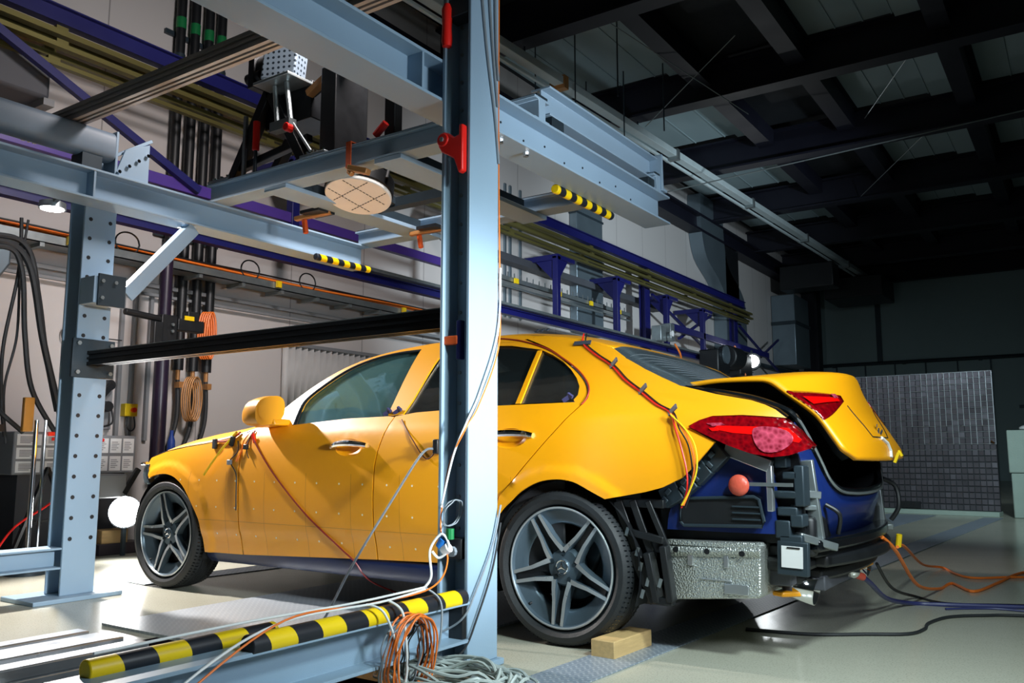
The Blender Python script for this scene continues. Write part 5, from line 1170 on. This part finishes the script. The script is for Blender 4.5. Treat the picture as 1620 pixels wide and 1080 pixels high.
# hanging black hoses at the left edge
for i, (pts, r) in enumerate((
    ([(-4.6, -1.55, 2.25), (-4.6, -1.22, 2.38), (-4.6, -1.0, 2.25), (-4.6, -.86, 1.7), (-4.6, -.74, 1.3), (-4.6, -.66, 1.05)], .026), ([(-4.62, -1.55, 2.30), (-4.62, -1.2, 2.43), (-4.62, -1.0, 2.36), (-4.62, -.9, 2.0), (-4.62, -.82, 1.6), (-4.62, -.7, 1.15)], .022),
    ([(-4.58, -1.6, 2.2), (-4.58, -1.2, 2.34), (-4.58, -1.06, 2.2), (-4.58, -1.0, 1.7), (-4.58, -.92, 1.3), (-4.58, -.72, .98)], .02), ([(-4.64, -1.06, 2.6), (-4.64, -1.05, 2.2), (-4.64, -1.12, 1.6), (-4.64, -1.1, 1.2), (-4.64, -1.06, .95)], .014), ([(-4.66, -1.0, 2.6), (-4.66, -1.03, 2.2), (-4.66, -1.02, 1.7), (-4.66, -1.08, 1.3), (-4.66, -1.04, .9)], .010), ([(-4.5, -1.45, 1.5), (-4.5, -1.25, 1.2), (-4.5, -1.0, .98)], .018))):
    obj('hanging_hose', MB().tube(spline(pts, 8), r, 8), M['rubber'], None, ['thick black hose arching down at the left edge, outermost', 'thick black hose arching highest at the left edge', 'black hose arching lowest at the left edge', 'thin straight black hose at the left edge', 'thinnest straight black lead at the left edge', 'short slanting black hose at the left edge'][i], 'hose', 'black hoses at the left edge')
t = thing('lagged_duct', 'dark grey lagged duct high at the left edge', 'duct', (-5.35, -1.8, 3.7)); obj('duct_body', MB().box((-5.6, -5.1), (-5, -.69), (3.78, 4.12)), M['duct_dark'], t, bevel=.03); obj('flange', MB().box((-5.62, -5.08), (-.75, -.66), (3.72, 3.78)), M['cabinet'], t)
t = thing('grey_duct', 'grey box duct at the left edge behind the black hoses', 'duct', (-5.4, -1.6, 0)); obj('duct_body', MB().box((-5.65, -5.3), (-2.6, -.95), (0, 2.0)), M['duct_dark'], t, bevel=.02); obj('hood', MB().plate([(-2.6, 2.1), (-1.0, 2.1), (-.85, 2.35), (-.85, 2.5), (-2.6, 2.5)], 'x', -5.6, -5.2), M['duct'], t, bevel=.02)
# pleated grey radiator panel behind the windscreen
t = thing('pleated_panel', 'pleated grey panel on the wall above the bonnet', 'panel', (-5.62, 3.8, 1.3)); rows = [[], []]
for k in range(61):
    y = 2.38+2.9*k/60; x = -5.66+.05*(k % 2)
    rows[0].append((x, y, 1.30)); rows[1].append((x, y, 2.06+.0*(k)))
obj('pleats', MB().grid(rows), mat('grey_pleats', srgb(190, 188, 186), .6), t, solid=.004); obj('top_rail', MB().box((-5.68, -5.6), (2.35, 5.32), (2.06, 2.1)), M['cabinet'], t)
# ventilation ducts on the right part of the wall
t = thing('ventilation_duct', 'upright grey sheet metal duct behind the blue brackets', 'duct', (-5.55, 9.6, 3), 'ventilation ducts'); obj('duct_body', MB().box((-5.69, -5.54), (9.0, 10.0), (3.0, 7.1)), M['duct'], t, bevel=.01)
m = MB()
for z in (3.6, 4.4, 5.2, 6.0): m.box((-5.69, -5.53), (8.97, 10.03), (z, z+.04))
obj('flange', m, M['steel_dark'], t)
t = thing('ventilation_duct', 'wide duct curving down into the pipe bridge, above the boot', 'duct', (-5.5, 15.6, 4.2), 'ventilation ducts')
rows = []
for p in spline([(15.4, 0, 7.0), (15.4, 0, 6.2), (15.7, 0, 5.5), (16.6, 0, 5.0), (16.9, 0, 4.5), (16.9, 0, 3.2)], 5):
    y, z = p.x, p.z; rows.append([(-5.69, y-.75, z), (-5.36, y-.75, z), (-5.36, y+.75, z), (-5.69, y+.75, z)])
obj('duct_body', MB().grid(rows), M['duct'], t); obj('dark_side', MB().box((-5.69, -5.36), (16.2, 17.2), (4.6, 6.05)), M['black'], t, bevel=.03)
t = thing('ventilation_duct', 'dark square duct in the far left corner', 'duct', (-5.4, 21.5, 3.3), 'ventilation ducts'); obj('duct_body', MB().box((-5.69, -5.0), (20.9, 22.4), (3.4, 5.5)), M['duct'], t, bevel=.02); obj('flange', MB().box((-5.69, -4.97), (20.85, 22.45), (4.6, 4.7)), M['steel_dark'], t)
for i, y in enumerate((24.2,)): obj('wall_pillar', MB().box((-5.69, -5.2), (y, y+.5), (0, 6.4)), M['roofbeam'], None, 'dark steel pillar in the far left corner', 'pillar')
ybar('wall_rail', -5.62, 17.5, 25.6, 3.3, .08, .12, M['steel_dark'], 'dark rail on the wall right of the far lamp', 'rail')
t = thing('far_lamp', 'bright lamp at the far end of the pipe bridge', 'lamp', (-4.75, 16.1, 2.9)); c = Vector((-4.72, 16.1, 3.05)); ax = Vector((.4, -1, -.05)).normalized()
obj('housing', MB().cyl(c-ax*.4, c, .22, 20, .2), M['black'], t); obj('lamp_face', MB().cyl(c, c+ax*.01, .15, 20), M['lamp'], t); obj('arm', MB().bar(c-ax*.3, c-ax*.3+Vector((0, 0, .28)), .04, .04), M['steel_dark'], t)
t = thing('pump_unit', 'cluster of pale valves at the foot of the tall blue double post', 'machine', (-4.9, 11.2, 2.95)); m = MB(); m.box((-5.0, -4.8), (10.95, 11.2), (3.0, 3.3)); m.cyl((-4.8, 11.3, 3.1), (-4.7, 11.3, 3.1), .1, 12); m.box((-4.95, -4.75), (11.3, 11.5), (3.05, 3.38)); obj('valve_block', m, M['galv'], t, bevel=.01); obj('gauge', MB().cyl((-4.7, 11.2, 3.15), (-4.66, 11.2, 3.15), .06, 14), M['paper'], t); obj('orange_lead', MB().tube(spline([(-4.8, 11.6, 3.0), (-4.75, 11.75, 2.8), (-4.8, 11.9, 2.6)], 5), .02, 6), M['orange'], t)
t = thing('fan_unit', 'dark machine with a pale round cover behind the rear window', 'machine', (-4.7, 14.2, 2.6)); m = MB(); m.box((-4.94, -4.5), (13.2, 13.9), (2.55, 3.05)); m.cyl((-4.6, 13.9, 2.95), (-4.6, 14.6, 2.95), .26, 18); m.box((-4.94, -4.5), (14.6, 15.4), (2.6, 3.1)); m.box((-4.8, -4.7), (13.3, 13.4), (0, 2.55)); m.box((-4.8, -4.7), (15, 15.1), (0, 2.6)); obj('body', m, M['black'], t, bevel=.03); obj('round_cover', MB().cyl((-4.49, 13.6, 2.95), (-4.45, 13.6, 2.95), .2, 18), M['duct'], t); obj('orange_lead', MB().tube(spline([(-4.6, 14.5, 3.25), (-4.5, 14.6, 3.0), (-4.55, 14.8, 2.8), (-4.5, 14.9, 2.6)], 5), .02, 6), M['orange'], t)
# tiled barrier panel and concrete blocks
def tile_mat():
    t = NT('panel_backing'); t.b.inputs['Base Color'].default_value = srgb(40, 42, 46); t.b.inputs['Roughness'].default_value = .7; return t.m
P0, P1 = Vector((-1.45, 9.12, 0)), Vector((.895, 8.97, 0)); dx = (P1-P0).normalized(); LN = (P1-P0).length; nrm = Vector((dx.y, -dx.x, 0))
t = thing('barrier_panel', 'big standing panel covered with small dark metal tiles', 'panel', (-.28, 9.05, .0))
yaw_ = math.atan2(dx.y, dx.x)
mid = P0.lerp(P1, .5)
m = MB(); m.obox(mid+Vector((0, .03, 1.0)), (LN, .05, 1.90), (0, 0, yaw_)); obj('backing', m, tile_mat(), t)
m = MB(); random.seed(11); nx, nz = 32, 23
for i in range(nx):
    for k in range(nz):
        c = P0+dx*((i+.5)*LN/nx)+Vector((0, 0, .06+(k+.5)*1.88/nz))+nrm*.004
        m.obox(c, (LN/nx*.84, .014, 1.88/nz*.80), (random.uniform(-.10, .10), 0, yaw_+random.uniform(-.06, .06)))
o = obj('tiles', m, mat('blackened_tile', srgb(96, 92, 98), .35, .55, .25, 3), t); o['kind'] = 'stuff'
m = MB()
for i in range(nx+1):
    if i % 2 == 0 or i > 20: m.bar(P0+dx*(i*LN/nx)+nrm*.012+Vector((0, 0, .95 if i % 3 else 1.2)), P0+dx*(i*LN/nx)+nrm*.012+Vector((0, 0, 1.94)), .008, .006)
for k in range(10, nz+1): m.bar(P0+nrm*.013+Vector((0, 0, .06+k*1.88/nz)), P1+nrm*.013+Vector((0, 0, .06+k*1.88/nz)), .006, .006)
obj('metal_edging', m, M['alu'], t)
m = MB(); m.bar(P0+Vector((0, -.0, .03)), P1+Vector((0, 0, .03)), .3, .06); obj('plinth', m, M['concrete'], t, bevel=.005)
m = MB(); q = P0+dx*(LN*.52)+nrm*.02; m.obox(q+Vector((0, 0, .12)), (.3, .04, .09), (0, 0, yaw_)); obj('base_slot', m, M['black'], t)
m = MB(); q = P0+dx*(LN*.985)+nrm*.03; m.obox(q+Vector((0, 0, .98)), (.05, .03, .02), (0, .7, yaw_)); obj('clip', m, M['chrome'], t)
obj('concrete_block', MB().box((1.06, 1.9), (8.7, 9.3), (0, .575)), M['concrete'], None, 'lower concrete block at the right edge of the hall', 'block', 'stacked concrete blocks', bevel=.015)
obj('concrete_block', MB().box((1.04, 1.88), (8.68, 9.28), (.578, 1.13)), M['concrete'], None, 'upper concrete block at the right edge of the hall', 'block', 'stacked concrete blocks', bevel=.015)
obj('white_bag', MB().sphere((1.35, 8.95, 1.16), .14, 14, (1.3, .9, .35)), M['paper'], None, 'small white bundle on top of the stacked concrete blocks', 'bundle')
obj('far_machine', MB().box((1.5, 4.2), (20, 22), (0, 2.4)), M['black'], None, 'large black machine in the dark far behind the concrete blocks', 'machine', bevel=.05)
obj('far_machine', MB().box((.95, 1.6), (16, 17), (0, 1.7)), M['black'], None, 'narrow black machine between the barrier panel and the concrete blocks', 'machine', bevel=.05)
# ------------------------------------------------------------------ things on the floor, cables, wires on the car
obj('wood_chock', MB().obox((.262, -.83, .038), (.11, .32, .07), (0, 0, -.05)), M['wood'], None, 'pale wooden block lying behind the rear wheel', 'chock', bevel=.004)
def cable(name, pts, r, m_, lab, group=None, n=8, cat='cable', seg=8): return obj(name, MB().tube(spline(pts, n), r, seg), m_, None, lab, cat, group)
FC = 'cables on the floor behind the car'
cable('floor_cable', [(1.12, .15, .44), (1.14, .35, .36), (1.12, 1.0, .12), (1.13, 1.7, .012), (1.16, 2.0, .009), (1.31, 1.72, .009), (1.40, 2.2, .009), (1.50, 2.84, .009), (1.8, 3.4, .009), (2.6, 3.7, .009), (4.2, 3.9, .009)], .009, M['orange'], 'orange cable hanging from the rear cross member to the right edge, lower loop', FC)
cable('floor_cable', [(1.13, .45, .37), (1.10, .8, .34), (.95, 2.3, .08), (1.0, 2.8, .01), (1.12, 2.5, .009), (1.25, 2.35, .009), (1.48, 2.55, .009), (1.75, 2.6, .009), (2.6, 2.5, .009), (4.2, 2.7, .009)], .008, M['orange'], 'orange cable arching off the rear cross member, upper strand', FC)
obj('cable_plug', MB().cyl((1.13, .47, .37), (1.14, .46, .43), .014, 10), M['yellow'], None, 'yellow plug at the end of the rear cross member', 'plug')
cable('floor_cable', [(1.02, .10, .27), (1.04, .22, .22), (1.02, .7, .08), (1.08, 1.05, .012), (1.25, 1.12, .01), (1.6, 1.27, .01), (2.4, 1.6, .01), (4.2, 2.0, .01)], .012, M['blue_cable'], 'dark blue cable from the chrome sensor to the right edge', FC)
cable('floor_cable', [(1.06, .3, .3), (1.03, .8, .12), (1.06, 1.3, .012), (1.25, 1.16, .01), (1.6, 1.33, .01), (2.4, 1.68, .01), (4.2, 2.1, .01)], .008, M['black'], 'thin black cable curving down beside the dark blue cable', FC)
cable('floor_cable', [(.55, -.12, .008), (.83, -.07, .008), (1.05, .08, .008), (1.2, .19, .008), (1.245, .35, .008), (1.24, .52, .008), (1.30, .75, .008), (1.45, .9, .008), (1.62, 1.0, .008), (2.4, 1.3, .008), (4.2, 1.5, .008)], .008, M['rubber'], 'black cable snaking on the floor from under the car', FC)
cable('floor_cable', [(1.25, 1.0, .006), (1.45, 1.15, .006), (1.7, 1.18, .006), (2.1, 1.36, .006)], .006, M['blue_cable'], 'short thin dark cable crossing the others at the right', FC)
t = thing('round_sensor', 'small chrome sensor head hanging below the rear cross member', 'sensor', (1.0, .1, .24)); obj('head', MB().sphere((1.0, .07, .285), .034, 16, (1, 1, .9)), M['chrome'], t); obj('ring', MB().cyl((1.01, .09, .27), (1.03, .13, .255), .018, 12), M['orange_plug'], t)
# bundle on the low striped beam by the near column
def coil(c, rx, rz, n, r, m_, lab, jit=.018, group='cable loops at the near column', tilt=.35):
    m = MB(); random.seed(int(abs(c[1]*1000)))
    for k in range(n):
        p = []
        for q in range(14):
            a = 2*PI*q/14; p.append((c[0]+.012*k+random.uniform(-jit, jit)*.5+tilt*.05*math.sin(a), c[1]+rx*(1+random.uniform(-.08, .08))*math.cos(a), c[2]+rz*(1+random.uniform(-.05, .05))*math.sin(a)))
        m.tube(spline(p, 4, True), r, 6, True)
    return obj('cable_loop', m, m_, None, lab, 'cable', group)
coil((-.022, -1.90, .15), .095, .135, 7, .0036, M['orange'], 'orange cable loops hanging over the low striped beam')
coil((-.018, -1.92, .15), .10, .115, 2, .003, M['grey_cable'], 'grey cable loops hanging among the orange ones')
coil((-.02, -1.85, .15), .055, .10, 3, .0028, M['black'], 'thin black cable loops hanging among the orange ones')
cable('white_lead', [(-.10, -2.95, .34), (-.09, -2.5, .345), (-.08, -2.1, .34), (-.07, -1.85, .345), (-.06, -1.74, .35)], .004, M['white_cable'], 'white lead lying along the striped guards', 'leads at the near column')
cable('white_lead', [(.0, -3.0, .10), (-.02, -2.7, .26), (-.045, -2.4, .335), (-.04, -2.0, .335), (-.05, -1.75, .345)], .004, M['white_cable'], 'white lead sloping down to the bottom edge beside the orange one', 'leads at the near column')
cable('orange_lead', [(.02, -3.05, .05), (0, -2.75, .22), (-.04, -2.4, .34), (-.045, -2.05, .335), (-.05, -1.72, .345), (-.10, -1.56, .42), (-.16, -1.53, .55), (-.12, -1.53, .78), (-.05, -1.52, .92), (-.035, -1.45, 1.02), (-.036, -1.32, 1.25), (-.05, -1.288, 1.5), (-.06, -1.285, 2.1), (-.06, -1.285, 2.9), (-.06, -1.285, 3.5)], .0033, M['orange'], 'orange lead from the bottom edge up the near column', 'leads at the near column')
cable('white_lead', [(-.15, -1.54, .62), (-.10, -1.53, .82), (-.046, -1.515, .95), (-.038, -1.44, 1.07), (-.038, -1.32, 1.32), (-.045, -1.29, 1.6)], .0045, M['white_cable'], 'pale lead beside the orange one on the near column', 'leads at the near column')
cable('white_lead', [(-.05, -1.95, .335), (.0, -1.93, .30), (.012, -1.92, .2), (.0, -1.90, .1), (-.02, -1.9, .02)], .005, M['white_cable'], 'thick white lead drooping over the low beam', 'leads at the near column')
cable('white_lead', [(-.05, -2.05, .335), (.0, -2.02, .31), (.012, -1.97, .2), (.005, -1.95, .08), (.0, -2.0, .01)], .0042, M['white_cable'], 'second white lead drooping over the low beam', 'leads at the near column')
cable('white_lead', [(-.06, -1.74, .35), (-.13, -1.62, .37), (-.17, -1.58, .46), (-.13, -1.56, .52), (-.10, -1.55, .47), (-.14, -1.56, .43), (-.16, -1.58, .455)], .005, M['white_cable'], 'white lead curled into a small loop at the near column', 'leads at the near column')
t = thing('connector', 'blue and white cable connector at the near column', 'connector', (-.14, -1.55, .46)); obj('plug', MB().cyl((-.15, -1.545, .47), (-.13, -1.545, .50), .018, 12), mat('bright_blue', srgb(30, 110, 190), .4), t); obj('socket', MB().cyl((-.13, -1.545, .455), (-.105, -1.545, .47), .02, 12), M['paper'], t); obj('green_sleeve', MB().cyl((-.105, -1.54, .50), (-.105, -1.54, .54), .016, 10), M['green'], t)
cable('grey_lead', [(-.06, -1.74, .35), (-.02, -1.70, .3), (.0, -1.72, .2), (.0, -1.75, .12), (-.01, -1.80, .02)], .004, M['grey_cable'], 'grey lead hanging straight down from the cable loops', 'leads at the near column')
coil((-.10, -1.54, .60), .055, .05, 2, .0025, M['grey_cable'], 'thin pale wire ring in the recess of the near column', .004)
for i, (pts, lab) in enumerate((([(-.035, -1.30, .62), (-.034, -1.36, .46), (-.034, -1.47, .30), (-.04, -1.53, .22), (-.1, -1.56, .17), (-.18, -1.62, .14)], 'dark cable crossing the face of the near column, upper strand'), ([(-.035, -1.30, .55), (-.034, -1.36, .37), (-.034, -1.46, .2), (-.04, -1.53, .1), (-.08, -1.6, .05), (-.1, -1.68, .02)], 'dark cable crossing the face of the near column, lower strand'))):
    cable('lead_shadow_line', pts, .004, M['grey_cable'] if i == 0 else M['rubber'], lab, 'dark leads on the near column')
for i, (pts, lab) in enumerate((([(-.045, -1.46, 3.2), (-.044, -1.45, 2.9), (-.044, -1.40, 2.55), (-.044, -1.335, 2.25), (-.046, -1.305, 2.05)], 'dark cable and painted shadow line slanting down the upper face of the near column'), ([(-.045, -1.40, 3.2), (-.044, -1.39, 2.9), (-.044, -1.36, 2.6), (-.045, -1.315, 2.3)], 'second dark cable and painted shadow line on the upper face of the near column'), ([(-.045, -1.35, 3.2), (-.044, -1.34, 2.9), (-.044, -1.33, 2.6), (-.045, -1.31, 2.42)], 'third dark cable and painted shadow line near the back edge of the upper column face'))):
    cable('lead_shadow_line', pts, .006, M['grey_cable'], lab, 'dark leads on the near column')  # upper dark lines paint in cast shadows as well as cables
m = MB(); random.seed(5)
for k in range(22):
    R_ = .16+.10*random.random(); p = []
    cx_, cy_ = .04+random.uniform(-.03, .05), -1.72+random.uniform(-.03, .03)
    for q in range(14):
        a = 2*PI*q/14; p.append((cx_+R_*1.1*math.cos(a)+random.uniform(-.006, .006), cy_+R_*.7*math.sin(a), .032+.003*k*random.random()+.012*abs(math.sin(a*1.5+k))))
    m.tube(spline(p, 3, True), .006, 6, True)
obj('cable_coil', m, mat('grey_green_cable', srgb(175, 185, 182), .4), None, 'big coil of pale cables on the floor at the foot of the near column', 'cable')
# sensor leads on the car body
def onbody(pts, off=.008): return [(x, -(Sy(x, z)+off), z) for x, z in pts]
WG = 'sensor leads taped to the car'
cable('sensor_lead', onbody([(-2.11, .96), (-2.10, .93), (-2.03, .86), (-1.85, .70), (-1.6, .50), (-1.36, .33), (-1.27, .27)])+[(-1.22, -.80, .17), (-1.2, -.6, .08), (-1.19, -.42, .016)], .0045, mat('dark_red_lead', srgb(120, 30, 25), .4), 'dark red lead from the wing across the front door', WG)
for i, dz in enumerate((0, .016)):
    cable('sensor_lead', onbody([(-.011+dz, 1.393), (.006+dz, 1.34), (.09+dz, 1.28), (.186+dz, 1.222), (.27+dz, 1.15), (.358+dz, 1.092), (.44+dz, 1.035), (.515+dz, .995)], .007)+onbody([(.55+dz, .93), (.575+dz*2, .86), (.60+dz*1.5, .76), (.60+dz, .68), (.575+dz, .61)], .02), .0036, [M['red'], M['black']][i], ['red lead down the rear pillar to the bare rear corner', 'black lead beside the red one down the rear pillar'][i], WG)
cable('sensor_lead', onbody([(.525, .99), (.58, .93), (.62, .86), (.635, .78), (.62, .70), (.585, .62)], .024), .0045, M['orange'], 'orange lead hanging from the lowest tape on the rear pillar', WG)
cable('sensor_lead', onbody([(.53, .985), (.60, .92), (.64, .85), (.645, .76), (.615, .68), (.58, .62)], .03), .0035, M['yellow'], 'yellow lead hanging from the lowest tape on the rear pillar', WG)
for i, (x, z, a) in enumerate(((-.0, 1.345, .1), (.19, 1.222, -.6), (.36, 1.094, -.6), (.517, .997, -.5))):
    n = Vector((.1, -.85, .5)).normalized(); c = Vector((x, -(Sy(x, z)+.008), z)); m = MB(); d = Vector((math.cos(a), .0, -math.sin(a))); d = Vector((.75, -.35, .55)).normalized() if i else Vector((1, 0, 0))
    m.bar(c-d*.045, c+d*.045, .022, .006, n)
    obj('tape_strip', m, M['tape'], None, ['grey tape strip over the leads at the top of the rear pillar', 'grey tape strip over the leads, second from the roof', 'grey tape strip over the leads, third from the roof', 'lowest grey tape strip over the leads on the rear pillar'][i], 'tape', 'tape strips on the rear pillar')
for i, (x, z) in enumerate(((-1.10, 1.04), (-1.03, 1.045), (.0, 1.075))):
    c = Vector((x, -(Sy(x, z)+.006), z)); m = MB(); m.obox(c, (.045, .012, .02), (.4, -.5, 0)); m.obox(c+Vector((.02, -.004, .012)), (.03, .012, .014), (.4, .6, 0))
    obj('tape_strip', m, mat('violet_tape', srgb(60, 60, 100), .5), None, ['small violet tape knot at the lower end of the front door window', 'small violet tape knot on the middle pillar', 'small violet tape knot below the rear quarter window'][i], 'tape', 'tape knots below the windows')
m = MB()
for k in range(3): m.obox((-.30+.03*k, -.602, 1.436), (.016, .03, .006), (.5, 0, 0))
obj('tape_mark', m, M['tape'], None, 'three tiny dark marks on the roof edge', 'mark')
# dark red line drawn for the seam of the rear door frame
cable('red_seam_line', onbody([(-.54, 1.416), (-.378, 1.388), (-.201, 1.333), (-.078, 1.27), (.019, 1.208), (.078, 1.153), (.103, 1.11), (.10, 1.07), (.084, 1.044)], .003), .004, mat('dark_red_seam', srgb(150, 35, 10), .5), 'dark red edging along the rear door frame', None, cat='tape')
# loose strands at the front wing
WGF = 'strands hanging at the front wing'
cable('wing_strand', onbody([(-2.42, .90), (-2.33, .90), (-2.26, .93), (-2.24, .955)], .012), .007, mat('red_brown_strand', srgb(165, 60, 30), .5), 'red brown strand looped along the top of the front wing', WGF)
cable('wing_strand', onbody([(-2.25, .955), (-2.32, .86), (-2.40, .77), (-2.46, .70)], .03), .007, M['yellow'], 'yellow strand hanging from the front wing', WGF)
cable('wing_strand', onbody([(-2.22, .90), (-2.20, .84), (-2.255, .79), (-2.25, .77), (-2.19, .71), (-2.18, .62), (-2.18, .5)], .01), .0035, M['black'], 'thin black wire down the front wing and door gap', WGF)
cable('wing_strand', onbody([(-2.12, .955), (-2.16, .86), (-2.20, .78)], .01), .0035, M['orange'], 'thin orange wire at the front edge of the door', WGF)
cable('wing_strand', onbody([(-2.12, .95), (-2.13, .87), (-2.09, .80)], .012), .003, M['black'], 'thin black wire at the front edge of the door', WGF)
for i, (x, z, m_, lab) in enumerate(((-2.43, .885, M['tape'], 'dark clip on the top of the front wing, nearest the nose'), (-2.27, .90, M['black'], 'black clip on the top of the front wing, nearest the mirror'), (-2.255, .775, M['grey_cable'], 'grey sensor halfway down the front wing'), (-2.13, .865, M['black'], 'small black sensor hanging at the front door edge'))):
    obj('sensor_clip', MB().obox((x, -(Sy(x, z)+.014), z), (.03, .02, .06 if i < 2 else .03), (0, .3*(i == 1), 0)), m_, None, lab, 'clip', 'clips on the front wing', bevel=.004)
obj('red_tag', MB().obox((-2.085, -(Sy(-2.085, .915)+.01), .915), (.018, .008, .055), (0, -.4, 0)), M['red'], None, 'small red tag below the door mirror', 'tag')
# door sensor with its lead down to the floor
t = thing('door_sensor', 'small black sensor box on the rear door, left of the near column', 'sensor', (-.66, -.93, .83)); obj('box', MB().obox((-.66, -.935, .86), (.03, .05, .07)), M['black'], t, bevel=.004)
cable('sensor_lead', [(-.67, -.96, .85), (-.72, -.99, .82), (-.85, -1.05, .60), (-1.0, -1.15, .30), (-1.12, -1.22, .04), (-1.2, -1.26, .018)], .006, M['grey_cable'], 'grey lead from the rear door sensor down to the tread plate', WG)
cable('wing_strand', onbody([(-.97, 1.0), (-.86, .90), (-.75, .80), (-.68, .86)], .008), .003, mat('dark_wire', srgb(70, 20, 20), .5), 'thin dark wire slanting across the rear door', WGF)
m = MB(); p = lidp(.985, .25)+Vector((.02, 0, 0)); m.obox(p, (.012, .02, .05), (0, .4, 0)); m.obox(p+Vector((.015, .01, .02)), (.01, .015, .03), (0, -.5, 0)); obj('yellow_tag', m, M['yellow'], None, 'tiny yellow tag at the lower edge of the boot lid', 'tag')
